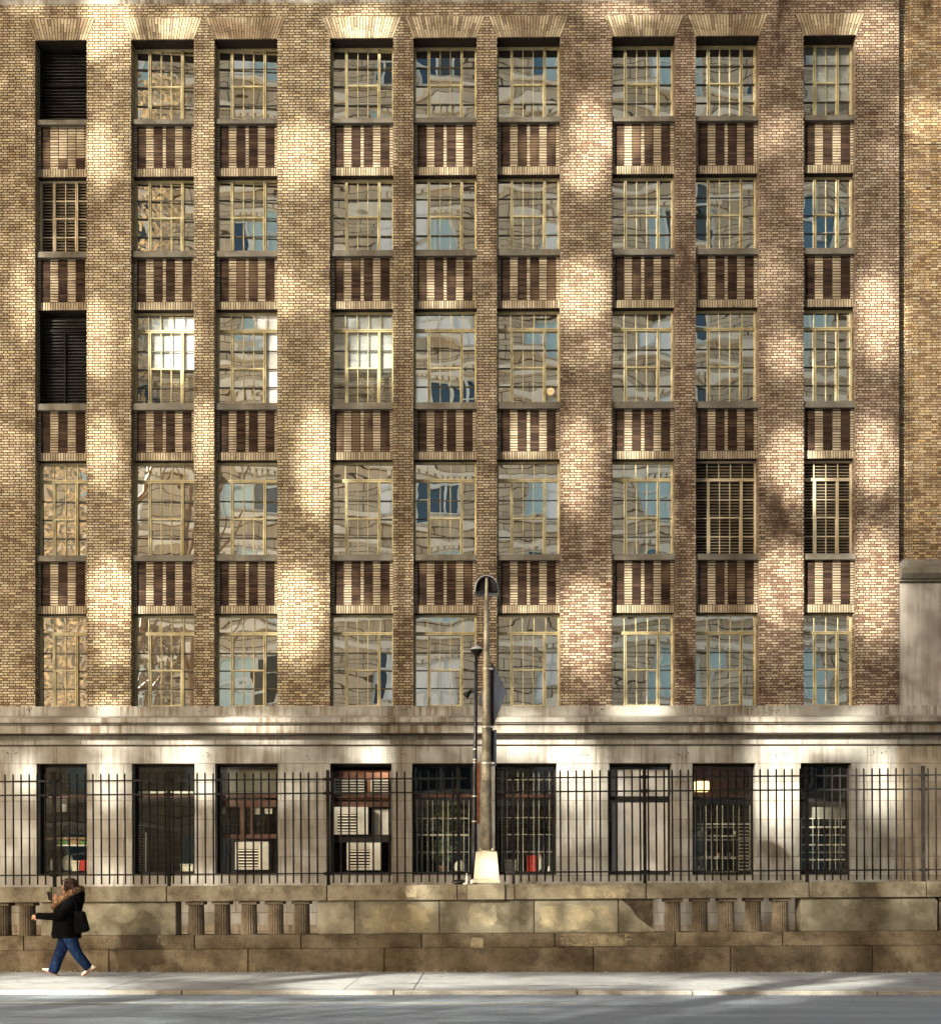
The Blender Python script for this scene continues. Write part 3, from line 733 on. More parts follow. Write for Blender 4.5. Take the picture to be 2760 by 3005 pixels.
# ================================================================ ground
def sheet(nm, x0, x1, y0, y1, z, m): return tag(MB().face([(x0,y0,z),(x1,y0,z),(x1,y1,z),(x0,y1,z)]).build(nm, m), kind='structure')
mm, nt = mat('asphalt'); s = NT(nt); p = s.pos(); x, y, z = s.xyz(p)
sv = s.comb(s.m('MULTIPLY', x, .25), s.m('MULTIPLY', y, 2.0), z)
c_ = s.mix(s.sm(s.noise(sv, 1.0, 4, .6), .3, .7), (.15,.19,.24,1), (.245,.29,.35,1))
c_ = s.mix(s.m('MULTIPLY', s.sm(s.noise(s.comb(s.m('MULTIPLY', x, .35), y, z), 1.3, 6, .75), .56, .66), .45), c_, (.10,.12,.15,1))
c_ = s.mix(s.m('MULTIPLY', s.sm(s.noise(p, 30, 3, .8), .4, .7), .6), c_, (.38,.42,.46,1))
c_ = s.mix(s.m('MULTIPLY', s.sm(s.noise(s.comb(s.m('MULTIPLY', x, .5), s.m('MULTIPLY', y, 1.4), z), 1.6, 4, .7), .66, .72), .55), c_, (.05,.06,.085,1))
s.out(s.bsdf(c_, .75, 0, s.bump(s.noise(p, 120, 2), .5, .006), .4)); M['asphalt'] = mm
def concrete(nm, a, b):
    mm, nt = mat(nm); s = NT(nt); p = s.pos()
    c_ = s.mix(s.sm(s.noise(p, 1.1, 5, .65), .3, .7), c4(a), c4(b))
    c_ = s.mix(s.m('MULTIPLY', s.sm(s.noise(p, 40, 3, .7), .45, .75), .4), c_, (.12,.11,.10,1))
    c_ = s.mix(s.m('MULTIPLY', s.sm(s.noise(p, 2.6, 6, .78), .5, .68), .45), c_, (.16,.145,.125,1))
    s.out(s.bsdf(c_, .85, 0, s.bump(s.noise(p, 50, 3), .5, .006), .3)); return mm
M['conc'] = concrete('sidewalk_concrete', (.27,.285,.305), (.385,.40,.415))
M['kerb'] = concrete('kerb_granite', (.29,.28,.265), (.42,.405,.385))
M['base'] = concrete('bedding', (.10,.09,.08), (.14,.12,.10))
YK = -13.72; ZR = -.06
sheet('ground', -400, 400, -400, 400, -.62, 'base')
sheet('road', -120, 120, -30, YK-.16, ZR, 'asphalt')
tag(MB().face([(-60,G(1380,2946,ZR).y,ZR+.004),(G(1690,2944,ZR).x,G(1380,2946,ZR).y,ZR+.004),(G(1690,2944,ZR).x,G(1380,2946,ZR).y+.09,ZR+.004),(-60,G(1380,2946,ZR).y+.09,ZR+.004)]).build('lane_line', plain('worn_white_paint', (.55,.52,.42), .8, 0, .3, 9)), kind='structure')
sheet('sidewalk_bed', -120, 120, YK-.16, -9.4, -.02, 'base')
random.seed(4)
# sidewalk flags with real joints; a few cracked or patched ones
sw = MB(); xx = -30.0; joints = [G(440,2865).x, G(720,2880).x, G(1040,2880).x, G(1228,2880).x, G(2200,2870).x, G(2560,2870).x]
xs_ = [-40, -25, -18, -11.5] + sorted(joints) + [11, 18, 26, 40]
ys_ = [YK+.0, -10.0+.35]
for a_, b_ in zip(xs_, xs_[1:]):
    sk = .06
    z = R(-.004, .003)
    sw.face([(a_+.008,ys_[0],z),(b_-.008,ys_[0],z),(b_-.008,ys_[1],z),(a_+.008,ys_[1],z)])
tag(sw.build('sidewalk', 'conc'), kind='structure')
kb = MB(); xk = -40; kj = [G(540,2905).x, G(1158,2905).x, G(1690,2905).x, G(2025,2905).x, G(2560,2905).x]
for a_, b_ in zip([-40,-20,-13]+kj, [-20,-13]+kj+[40]): kb.box(a_+.007, b_-.007, YK-.16, YK-.012, -.5, .004)
tag(kb.build('kerb', 'kerb', None, bevel=.014), kind='structure')
sheet('far_sidewalk', -120, 120, -62, -30, -.02, 'conc')
sheet('areaway_floor', -40, 40, -9.4, .5, -.3, 'stainstone')
# small debris and cracks along the wall foot and gutter
cr = MB()
def crack(p0, p1, n, w, amp):
    pts = []
    for i in range(n+1):
        t = i/n; pts.append(Vector(p0).lerp(Vector(p1), t)+Vector((R(-amp,amp)*.3, R(-amp,amp), 0)))
    for a_, b_ in zip(pts, pts[1:]):
        d = (b_-a_).normalized(); q = Vector((-d.y, d.x, 0))*w*R(.5,1.2)
        cr.face([a_-q, b_-q, b_+q, a_+q])
g0 = G(1310,2896); crack((g0.x,g0.y,.007), (G(1900,2893).x,G(1900,2893).y,.007), 26, .014, .07)
g0 = G(1700,2893); crack((g0.x,g0.y,.007), (G(1990,2897).x,G(1990,2897).y,.007), 12, .016, .03)
g0 = G(1060,2893); crack((g0.x,g0.y,.007), (G(1240,2886).x,G(1240,2886).y,.007), 9, .012, .06)
cr.build('sidewalk_cracks', 'base')['kind'] = 'structure'
lt_ = MB()
for k in range(420):
    x = R(-11.5,11.5); y = -10.03-abs(random.gauss(0,.05)); a = R(0,6); r = R(.008,.025)
    lt_.face([(x+r*cos(a+t), y+r*sin(a+t), .006+R(0,.02)) for t in (0,2,4)])
tag(lt_.build('litter', 'paper'), kind='stuff')
gr_ = MB()
for k in range(1500):
    x = R(-10,10); y = YK-.2-abs(random.gauss(0,.12)); a = R(0,6); r = R(.006,.02)
    gr_.face([(x+r*cos(a+t), y+r*sin(a+t), ZR+.004+R(0,.008)) for t in (0,2,4)])
for k in range(90):
    x = R(-9,9); y = R(-13.5,-10.2); r = R(.015,.04)
    gr_.face([(x+r*cos(t), y+r*.9*sin(t), .0075) for t in [k2*pi/4 for k2 in range(8)]])
tag(gr_.build('gutter_grit', 'base'), kind='stuff')
rc = MB(); cr = rc
crack((-10,-15.4,ZR+.005),(3,-15.7,ZR+.005),60,.010,.05); crack((2,-16.6,ZR+.005),(9,-16.2,ZR+.005),40,.009,.05); crack((-9,-17.2,ZR+.005),(-1,-16.8,ZR+.005),40,.011,.06)
rc.build('road_cracks', 'base')['kind'] = 'structure'

# ================================================================ stone parapet with balusters (street rises gently to the right)
SL = .0062
def yp(px, py): return py + SL*(px-1380)          # undo the slope
D0 = -9.95
Wl = empty('stone_parapet', (0, D0, 0), label='low brown granite parapet with fluted balusters along the sidewalk', cat='wall'); Wl.rotation_euler.y = -SL
def wp(mb): mb.v = [(x, y-D0, z) for x, y, z in mb.v]; return mb
def blocks(nm, js, ya, yb, ztop_, zbot_, m, prof=None, xa=-15.5, xb=15.5, bev=.014):
    pts = [xa]+[X(j, ya, 2650) for j in js]+[xb]
    for a_, b_ in zip(pts, pts[1:]):
        o = wp(MB().box(a_+.007, b_-.007, ya, yb, zbot_, ztop_)).build(nm, m, Wl, bevel=bev)
YC_, YP, YL, YB = -9.98, -9.90, -9.97, -10.02
zc0, zc1, zp1, zl1 = Z(2596,YC_), Z(2641,YC_), Z(2740,YL), Z(2782,YL)
blocks('coping_block', [152,490,960.7,1343,1371.5], YC_, -9.35, zc0, zc1, 'gr_cope', xb=X(1371.5,YC_,2650))
blocks('coping_block', [1511,1897,2375,2720], YC_, -9.35, zc0, zc1, 'gr_cope', xa=X(1483,YC_,2650))
blocks('pedestal_block', [], YC_-.05, -9.35, zc0, zc1-.0, 'gr_cope', xa=X(1371.5,YC_,2650), xb=X(1483,YC_,2650))
blocks('course_block', [70,571,883.6,1237,1627.8,1982,2297], YL, -9.4, zp1, zl1, 'gr_low')
blocks('base_block', [320,728,1128,1741,2144,2560], YB, -9.4, zl1, -.4, 'gr_low')
def panel(p0, p1, js=()):
    pts = [X(j, YP, 2690) for j in (p0, *js, p1)]
    for a_, b_ in zip(pts, pts[1:]): wp(MB().box(a_+.006, b_-.006, YP, -9.45, zp1, zc1)).build('panel_block', 'gr_panel', Wl, bevel=.014)
panel(120,518); panel(932,1922,(1042,1290,1568,1815)); panel(2349,2749)
# baluster
bal = []
rb = .148; zb0 = zp1; hb = zc1-zp1; cap = .062
def make_bal():
    t = MB(); n = 20; rings = []
    for zf in (0, .5, 1):
        r0 = rb*(1.0-.06*zf); ring = []
        for k in range(n*4):
            th = 2*pi*k/(n*4); fl = .013*(0.5-0.5*cos(2*pi*k/4)) if True else 0
            ring.append(Vector(((r0-fl)*cos(th), (r0-fl)*sin(th), zf*(hb-cap))))
        rings.append(ring)
    t.rings(rings); return t
bx0 = [10,82,577,653.5,732,809.5,886.5,1973.5,2052.8,2131,2209.5,2288.8,2775]
proto = None
for k, px in enumerate(bx0):
    if proto is None:
        o = make_bal().build('baluster', 'gr_bal', Wl)
        c = MB().box(-.165,.165,-.165,.165,hb-cap,hb-.004).build('cap_slab', 'gr_bal', o, bevel=.008); proto = o
    else: o = copy_tree(proto, Wl)
    o.location = (X(px, -9.74, 2690), -9.74-D0, zb0)
# pale erased lettering and diagonal cleaned patch, thin paint films on the course
tx = bpy.data.curves.new('faded_graffiti', 'FONT'); tx.body = 'ESCORHP'; tx.size = .27; tx.extrude = .001; tx.space_character = 1.12
to = bpy.data.objects.new('faded_graffiti', tx); C.objects.link(to); to.parent = Wl
to.location = (X(1645,YL,2760), YL-.0035-D0, zl1+.045); to.rotation_euler = (pi/2, 0, 0)
pm, nt = mat('faded_pale_paint'); s = NT(nt); p = s.pos()
dif = s.bsdf((.36,.30,.19), .9); tr = s.n('ShaderNodeBsdfTransparent').outputs[0]
mx = s.n('ShaderNodeMixShader'); s.setin(mx.inputs[0], s.sm(s.noise(p, 14, 4, .7), .40, .66, 0, .55)); nt.links.new(tr, mx.inputs[1]); nt.links.new(dif, mx.inputs[2]); s.out(mx.outputs[0])
gme = bpy.data.meshes.new_from_object(to); go = bpy.data.objects.new('faded_graffiti', gme); C.objects.link(go); go.parent = Wl; go.location = to.location; go.rotation_euler = to.rotation_euler; gme.materials.clear(); gme.materials.append(pm); bpy.data.objects.remove(to)
dk, nt = mat('dark_soot_film'); s = NT(nt); s.out(s.bsdf(s.mix(s.sm(s.noise(s.pos(), 8, 5, .7), .3, .7), (.025,.018,.011,1), (.065,.047,.029,1)), .9)); 
x0, z0 = P(1822, 2648, YP); x1, z1 = P(1918, 2730, YP)
z0 += 0; wp(MB().prism([(x1-.01, z1),(x1-.01,zc1-.01),(x0,zc1-.01),(x0+.16,zc1-.14),(x0+.3,zc1-.34)], YP-.003, YP+.01)).build('soot_stain', dk, Wl)
def stain(px0, py0, px1, py1, Y, col, nm='cleaned_patch', seed=1):
    random.seed(seed); x0, x1, z0, z1 = rect(px0, yp(px0,py0), px1, yp(px1,py1), Y); cx, cz = (x0+x1)/2, (z0+z1)/2; ax, az = (x1-x0)/2, (z1-z0)/2
    pts = []
    for k in range(40):
        t = 2*pi*k/40; e = 1/max(abs(cos(t))**4+abs(sin(t))**4, 1e-6)**.25; j = R(.86,1.0)
        pts.append((cx+ax*cos(t)*e*j, cz+az*sin(t)*e*j))
    mm_, nt = mat('patch'+str(seed)); s = NT(nt); p = s.pos()
    dif = s.bsdf(s.mix(s.sm(s.noise(p, 7, 5, .7), .3, .7), c4([k*.75 for k in col]), c4([k*1.15 for k in col])), .9); tr = s.n('ShaderNodeBsdfTransparent').outputs[0]
    mx = s.n('ShaderNodeMixShader'); s.setin(mx.inputs[0], s.sm(s.noise(p, 1.8, 4, .55), .25, .70, 0, .85)); nt.links.new(tr, mx.inputs[1]); nt.links.new(dif, mx.inputs[2]); s.out(mx.outputs[0])
    o = wp(MB().face([(a, Y-.0035, b) for a, b in pts])).build(nm, mm_, Wl)
stain(1575,2655,1805,2733,YP,(.40,.34,.22),seed=2); stain(1580,2602,1860,2636,YC_,(.42,.35,.22),seed=3); stain(1640,2746,1835,2778,YL,(.31,.26,.165),seed=4)
stain(1050,2655,1280,2735,YP,(.36,.31,.20),seed=5); stain(1370,2650,1460,2720,YP,(.40,.35,.24),seed=6); stain(300,2660,500,2725,YP,(.37,.33,.22),seed=8); stain(1190,2600,1225,2635,YC_,(.5,.43,.30),seed=9)
stain(1380,2750,1420,2800,YL,(.38,.32,.21),seed=10)

# ================================================================ fences
YF = -9.70
zT, zB_ = Z(2262,YF), Z(2589,YF); zr = [Z(p, YF) for p in (2284,2325,2561)]
def fence(lab, x_start, x_end, posts, first, pitch, part=None):
    f = empty('iron_fence', (X(x_start,YF,2400), YF, 0), label=lab, cat='fence', group='spiked iron fences on the parapet'); f.rotation_euler.y = -SL
    f.location.z = SL*f.location.x; ox = f.location.x
    xa, xb = X(x_start,YF,2400)-ox, X(x_end,YF,2400)-ox
    for z in zr: MB().box(xa, xb, -.008, .014, z-.014, z+.014).build('rail', 'blackm', f)
    pp = None; px = first
    while px < x_end-6:
        if all(abs(px-q) > 9 for q in posts):
            x = X(px,YF,2400)-ox
            if pp is None:
                t = MB(); t.tube([(0,0,zB_),(0,0,zT-.03),(0,0,zT)], [.0155,.0155,.008], 6); pp = t.build('picket', 'rust', f)
                o = pp
            else: o = pp.copy(); C.objects.link(o); o.parent = f
            o.location = (x, R(-.001,.001), R(-.004,.004)); o.rotation_euler.y = R(-.0015,.0015)
        px += pitch
    pq = None
    for q in posts:
        x = X(q,YF,2400)-ox
        if pq is None:
            pq = MB().box(-.028,.028,-.028,.028,zc0-.0,zT+.03).build('post', 'rust', f)
            for z in zr:
                c = MB(); c.tube([(-.105,0,z),(-.07,0,z),(-.03,0,z),(.03,0,z),(.07,0,z),(.105,0,z)], [.014,.024,.032,.032,.024,.014], 8); c.build('clamp', 'rust', pq, True)
            o = pq
        else: o = copy_tree(pq, f)
        o.location = (x, 0, 0)
fence('black iron fence left of the lamp post, running to the left edge above the person', -160, 1372, [-60,162,498,965,1348], 18.4-23.45*7, 23.45)
fence('black iron fence right of the lamp post, running past the boarded window', 1462, 2900, [1508,1893.6,2368.7,2710.7], 1482.5, 23.45)

# ================================================================ lamp post
YPOL = -9.66
def lp(px, py): x, z = P(px, py, YPOL); return x-LX, z-LZ
LX, LZ = P(1427, 2592, YPOL)
L = empty('street_lamp', (LX, YPOL, LZ), label='tall grey steel street lamp with a hooded head on a cream tapered base', cat='street lamp')
b_ = MB()
def frus(mb, z0, z1, h0, h1, cx=0):
    mb.rings([[Vector((cx+sx*h0, sy*h0, z0)) for sx, sy in ((-1,-1),(1,-1),(1,1),(-1,1))], [Vector((cx+sx*h1, sy*h1, z1)) for sx, sy in ((-1,-1),(1,-1),(1,1),(-1,1))]])
zq = lambda py: P(1427, py, YPOL)[1]-LZ
frus(b_, zq(2583), zq(2500), .232, .19); b_.build('tapered_base', 'basebox', L, bevel=.012)
MB().box(-.245,.245,-.245,.245,.0,zq(2583)).build('base_plate', 'basebox', L, bevel=.008)
dd = MB(); sl_ = (.232-.19)/(zq(2500)-zq(2583))
za, zb2 = zq(2577), zq(2518)
ya = lambda z: -(.232-sl_*(z-zq(2583)))-.004
dd.face([(-.14,ya(za),za),(.12,ya(za),za),(.10,ya(zb2),zb2),(-.12,ya(zb2),zb2)]); dd.build('access_door', plain('cream_door', (.33,.29,.21), .7, 0, .12, 9), L)
fl = MB(); fl.tube([(0,0,zq(2500)),(0,0,zq(2497))], .15, 20)
for sx in (-1,1):
    for sy in (-1,1): fl.tube([(sx*.11,sy*.11,zq(2498)),(sx*.11,sy*.11,zq(2490))], .022, 8); fl.box(sx*.11-.03,sx*.11+.03,sy*.11-.03,sy*.11+.03,zq(2496),zq(2493))
fl.build('base_flange', 'pole', L)
x1, z1 = lp(1426, 2498); x2, z2 = lp(1426.3,2122); x3, z3 = lp(1427,1849); x4, z4 = lp(1426.5,1762)
MB().tube([(0,0,zq(2498)),(0,0,z2),(0,0,z3),(0,0,z4)], [.104,.080,.053,.040], 20).build('pole', 'pole', L, True)
ar = MB(); zt_ = zq(1690)
ar.tube([(0,0,z4-.15),(0,0,z4),(.003,.02,zq(1715)),(.005,.06,zq(1697)),(.005,.16,zq(1688)),(.005,.34,zq(1683))], [.034,.03,.029,.028,.027,.026], 14); ar.build('arm', 'pole', L, True)
hd = MB(); hw, hh = .205, zq(1687)-zq(1737); z0 = zq(1736)
rings = []
for (yy, k) in ((.04,.90),(.10,1.0),(.30,1.0),(.5,.86),(.62,.5)):
    ring = []
    for i in range(17):
        t = pi*i/16; ring.append(Vector((hw*k*cos(t), yy, z0+hh*k*sin(t)**.8+(1-k)*.1)))
    rings.append(ring)
n = 17; base = len(hd.v)
for r in rings: hd.v += [tuple(p) for p in r]
for i in range(len(rings)-1):
    for k in range(n-1): hd.fi([base+i*n+k, base+i*n+k+1, base+(i+1)*n+k+1, base+(i+1)*n+k])
hd.fi([base+(len(rings)-1)*n+k for k in range(n)])
o = hd.build('lamp_hood', 'polecap', L, True); so = o.modifiers.new('s', 'SOLIDIFY'); so.thickness = .018
ri = MB(); 
pts = [(hw*.93*cos(pi*i/16), .035, z0+hh*.93*sin(pi*i/16)**.8) for i in range(17)]
ri.tube(pts, .010, 8); ri.tube([(-hw*.93,.035,z0),(hw*.93,.035,z0)], .012, 8); ri.build('hood_rim', 'blackm', L, True)
MB().prism([(hw*.9*cos(pi*i/16), z0+.004+hh*.9*sin(pi*i/16)**.8) for i in range(17)], .10, .12).build('lamp_reflector', 'dark', L)
for i, (py, r) in enumerate(((1840,.058),(1858,.058),(2110,.083),(2212,.091),(2270,.094),(2289,.096))):
    z = zq(py); MB().tube([(0,0,z-.012),(0,0,z+.012)], r, 20).build('pole_collar', 'pole', L, True)
for py, r in ((1963,.069),(2134,.084),(2240,.092)):
    z = zq(py); m_ = MB(); m_.tube([(0,0,z-.011),(0,0,z+.011)], r, 20); m_.box(r*.6,r+.05,-.035,.03,z-.018,z+.018); m_.build('steel_band', 'band', L)
z = zq(1784)
MB().box(-.065,-.045,-.02,.02,z-.012,z+.012).box(.045,.065,-.02,.02,z-.012,z+.012).build('bolt_heads', 'band', L)
# sign seen from behind, bolted to the pole
sx_, sz_ = P(1443, 2040, YPOL)
S = empty('warning_sign', (sx_+.0, YPOL+.10, sz_), label='blue-grey back of a diamond warning sign clamped to the right of the street lamp', cat='sign')
S.rotation_euler.z = radians(-66)
hs = .62
MB().prism([(0,-hs*1.0),(hs,0),(0,hs),(-hs,0)], .0, .006).build('sign_panel', 'signback', S, bevel=.002)
MB().box(-.03,.03,-.03,-.001,-1.2,.55).build('mounting_channel', 'channel', S)
S2 = MB().box(-.19,.19,0,.005,-1.28,-.63).build('supplementary_plate', 'signback', S)

# second, thinner dark pole
DX, DZ = P(1391, 2592, -9.45)
K = empty('pole_light', (DX, -9.45, DZ-.02), label='thin black pole with a small domed light just left of the street lamp', cat='street light')
kz = lambda py: P(1391, py, -9.45)[1]-DZ+.02; kx = lambda px, py: P(px, py, -9.45)[0]-DX
MB().tube([(0,0,0),(0,0,kz(2500)),(kx(1394,2200),0,kz(2200)),(kx(1397,1925),0,kz(1925))], [.062,.056,.036,.030], 14).build('pole', 'darkpole', K, True)
xh = kx(1398,1910); zh = kz(1926)
MB().lathe([(.035,0),(.05,.02),(.115,.10),(.122,.115)], (xh,0,zh)).build('light_bowl', 'blackm', K, True)
MB().lathe([(.128,.115),(.12,.13),(.085,.165),(.04,.182),(.035,.2),(.0,.205)], (xh,0,zh)).build('light_cap', 'polecap', K, True)
for py in (2199,2230,2238,2337,2411):
    z = kz(py); x = kx(1391+(2500-py)/300*3,py); m_ = MB(); m_.tube([(x,0,z-.010),(x,0,z+.010)], .052 if py > 2300 else .044, 14); m_.build('white_band', 'band', K)
z = kz(2034); x = kx(1376,2034)
m_ = MB(); m_.tube([(x-.07,0,z-.06),(x+.05,0,z+.06)], [.07,.012], 10); m_.tube([(x+.03,0,z+.0),(x+.12,0,z+.02)], .01, 6); m_.build('loudhailer', 'blackm', K, True)
z0, z1 = kz(2418), kz(2239); x = kx(1403.5,2330)
tag(MB().box(-.028,.028,-.02,.02,0,z1-z0).build('rusty_conduit', 'rustbar', None, loc=(DX+x, -9.50, DZ-.02+z0)), 'narrow rusty orange strip between the thin black pole and the street lamp', 'conduit')
# rubbish at the foot
lump('rubbish_bag', 'small black rubbish bag lying on the coping left of the lamp base', 'bag', 'bag', 1350, 2596, -9.8, .13, .045, .08, seed=21, amp=.5)
def bott(lab, px, h, r, m, tilt=0):
    x, z = P(px, 2594, -9.8); t = empty('discarded_bottle', (x, -9.8, z), label=lab, cat='bottle'); t.rotation_euler.y = tilt
    MB().lathe([(r*.95,0),(r,.01),(r,h*.6),(r*.4,h*.8),(r*.4,h*.9)], n=12).build('bottle_body', m, t, True); MB().lathe([(r*.48,h*.9),(r*.48,h)], n=12).build('cap', 'band', t, True)
bott('white bottle standing among the rubbish next to the lamp base', 1369, .19, .022, 'white')
bott('short white cup leaning on the cream lamp base', 1383, .085, .03, 'white', .25)
lump('crumpled_paper', 'crumpled white paper beside the black rubbish bag', 'litter', 'white', 1366, 2597, -9.86, .04, .02, .03, seed=8, amp=.7)
# ================================================================ person
KP = .00103
pg = G(60+750*.1789, 2540+1822*.1789)
PER = empty('person', (pg.x, pg.y, .004), label='person in black coat with brown fur collar and blue jeans walking left', cat='person')
def q(zx, zy, y=0): return Vector(((zx-750)*KP, y, (1825-zy)*KP))
SKIN = plain('skin', (.50,.26,.16), .55, 0, .08, 9); HAIR = plain('brown_grey_hair', (.06,.036,.026), .5, 0, .5, 40, .4)
m_, nt = mat('hair_strands'); s = NT(nt); p = s.pos(); x, y, z = s.xyz(p)
hn = s.noise(s.comb(s.m('MULTIPLY', s.m('ADD', x, s.m('MULTIPLY', z, .45)), 90), s.m('MULTIPLY', y, 90), s.m('MULTIPLY', z, 9)), 1, 3)
s.out(s.bsdf(s.mix(s.sm(hn, .45, .68), (.018,.009,.006,1), (.10,.06,.042,1)), .55, 0, s.bump(hn, .6, .01), .2)); HAIR = m_
COAT = plain('black_wool', (.0035,.0035,.004), 1, 0, .5, 8, .05, .03)
m_, nt = mat('blue_denim'); s = NT(nt); p = s.pos()
wn = s.noise(p, 9, 4, .6)
s.out(s.bsdf(s.mix(s.sm(wn, .5, .72), (.004,.012,.045,1), (.012,.036,.10,1)), .9, 0, s.bump(s.noise(p, 14, 3), .8, .02), .15)); JEAN = m_
m_, nt = mat('brown_fur'); s = NT(nt); p = s.pos()
s.out(s.bsdf(s.mix(s.sm(s.noise(p, 30, 4, .7), .38, .66), (.05,.022,.012,1), (.30,.17,.095,1)), .8, 0, None, .2)); FUR = m_
SHOE = plain('cream_leather', (.80,.72,.55), .6, 0, .08, 9); SOLE = plain('gum_rubber_sole', (.20,.08,.035), .7)
# body: one skinned surface
sv = []; se = []; srr = []
def node(p, r, par=None):
    sv.append(tuple(p)); srr.append(r if isinstance(r, tuple) else (r, r))
    if par is not None: se.append((par, len(sv)-1))
    return len(sv)-1
pel = node(q(790,1090,0), (.10,.12)); 
for (hy, pts, r) in ((.085, [(725,1190),(612,1480),(505,1765)], [.085,.058,.04]), (-.085, [(855,1190),(955,1450),(1165,1690)], [.085,.058,.04])):
    a = pel
    for (px, pz), rr in zip(pts, r): a = node(q(px,pz,hy), rr, a)
    dx, dz = (-1,.28) if hy > 0 else (-.62,-.78)
    a = node(Vector(sv[a])+Vector((dx,0,dz))*.09, .032, a); a = node(Vector(sv[a])+Vector((dx,0,dz))*.07, .022, a)
wa = node(q(795,960,0), (.11,.13), pel); ch = node(q(820,740,0), (.12,.15), wa); up_ = node(q(850,590,0), (.11,.13), ch)
nk = node(q(835,500,0), .055, up_); hb_ = node(q(815,420,0), .066, nk); hc = node(q(805,330,0), (.088,.08), hb_); ht = node(q(808,262,0), (.07,.065), hc)
def hand(wrist, d, up_v, par, curl, tl=.075):
    d = Vector(d).normalized(); u = Vector(up_v); u = (u-d*u.dot(d)).normalized(); n_ = d.cross(u)
    pm = node(wrist+d*.045, (.028,.036), par)
    for i, (o, ln) in enumerate(((-.030,.060),(-.010,.070),(.010,.066),(.029,.052))):
        a = node(wrist+d*.082+u*o, .0115, pm); pnt = Vector(sv[a]); dd_ = d.copy()
        for sgm in (.45,.33,.22):
            dd_ = (dd_ + n_*curl*(1+.15*i)).normalized(); pnt = pnt+dd_*ln*sgm; a = node(pnt, .0088-.001*(sgm<.3), a)
    a = node(wrist+d*.03-u*.036, .0125, pm); a = node(wrist+d*.058-u*.05+n_*.02, .0105, a); node(wrist+d*.078-u*.045+n_*.04, .009, a)
sh1 = node(q(890,580,-.16), .065, up_); el = node(q(720,830,-.235), .05, sh1); wr = node(q(345,838,-.18), .030, el)
hand(q(345,838,-.18), (-1,.05,-.05), (0,.3,1), wr, .55)
sh2 = node(q(850,580,.16), .065, up_); el2 = node(q(690,770,.24), .05, sh2); wr2 = node(q(585,590,.12), .030, el2)
hand(q(585,590,.12), (-.55,-.35,.75), (.5,-.2,.5), wr2, .45)
me = bpy.data.meshes.new('body'); me.from_pydata(sv, se, []); body = bpy.data.objects.new('body', me); C.objects.link(body); body.parent = PER
sk = body.modifiers.new('skin', 'SKIN'); sk.use_smooth_shade = True
lay = me.skin_vertices[0].data
for i, r in enumerate(srr): lay[i].radius = r; lay[i].use_root = (i == pel)
sb = body.modifiers.new('sub', 'SUBSURF'); sb.levels = 2; sb.render_levels = 2
me.materials.append(SKIN)
# face features
fc = MB()
fc.tube([q(722,330,0), q(700,355,0), q(690,372,0), q(706,384,0)], [.012,.015,.019,.010], 10)          # nose
fc.tube([q(712,402,-.022), q(702,402,0), q(712,402,.022)], [.006,.009,.006], 8)                  # lips
fc.tube([q(742,440,-.02), q(718,438,0), q(742,440,.02)], [.022,.028,.022], 10)
fc.tube([q(815,365,-.078), q(820,345,-.088), q(812,330,-.084)], [.008,.014,.010], 8); fc.tube([q(815,365,.078), q(820,345,.088), q(812,330,.084)], [.008,.014,.010], 8)
fc.build('face', SKIN, PER, True)
ey = MB()
for sy in (-1,1): ey.lathe([(.001,-.011),(.009,-.006),(.011,0),(.009,.006),(.001,.011)], tuple(q(724,338,sy*.032)), 10)
ey.build('eyes', plain('dark_eye', (.03,.02,.015), .2), PER, True)
# hair: cap plus falling locks
def ell(cx, cz, rx, ry, rz, n=20, k=12, cy=0, lo=0.0):
    out = []
    for i in range(k+1):
        t = pi*(lo+(1-lo)*i/k); out.append([q(cx,cz,cy)+Vector((rx*sin(t)*cos(a), ry*sin(t)*sin(a), -rz*cos(t))) for a in [2*pi*j/n for j in range(n)]])
    return out
hr = MB(); hr.rings(ell(836,308,.100,.098,.112), False)
random.seed(17)
for k in range(150):
    th = R(-1,1); sy = -1 if k % 3 else 1
    x0 = 745+R(0,150); pts = [q(x0+R(-8,8), 235+abs(x0-820)*.35, sy*.055), q(x0+10, 300, sy*(.100+R(0,.012))), q(x0+R(5,25), 380, sy*(.098+R(0,.012))), q(x0+R(10,40), 455+R(-25,25), sy*.08)]
    hr.tube(pts, [.004,.009,.008,.003], 5)
for k in range(40):
    y = R(-.08,.08); hr.tube([q(800+R(-40,40),206,y*.5), q(880,230,y), q(925,310,y), q(935+R(-10,15),400,y), q(930,470,y)], [.005,.010,.011,.010,.005], 5)
for k in range(14):
    hr.tube([q(760,222,R(-.05,.05)), q(705+R(-6,6),255,R(-.05,-.03)), q(703+R(-6,8),300+R(0,30),R(-.06,-.045))], [.006,.006,.002], 5)
hr.build('hair', HAIR, PER, True)
# coat
rows = [(1195,528,985,.20),(1180,532,984,.205),(1130,512,988,.21),(1060,530,990,.205),(960,540,990,.20),(860,545,992,.195),(760,552,1000,.195),(680,575,1015,.20),(610,612,1040,.205),(560,640,1048,.20),(510,680,1045,.17),(460,740,1030,.12),(425,790,1000,.08)]
ct = MB(); rg = []
for i, (zy, xa, xb, hy) in enumerate(rows):
    a0 = (xa+xb)/2; rx = (xb-xa)/2*KP; ring = []
    for k in range(32):
        t = 2*pi*k/32; e = .82; fold = 1+.025*sin(5*t+i*.5)*(1 if i < 6 else .4)
        ring.append(q(a0, zy)+Vector((rx*fold*math.copysign(abs(cos(t))**e, cos(t)), hy*fold*math.copysign(abs(sin(t))**e, sin(t)), .008*sin(3*t) if i < 2 else 0)))
    rg.append(ring)
ct.rings(rg)
ct.rings(ell(1000,480,.055,.12,.10), False)
ct.build('coat', COAT, PER, True)
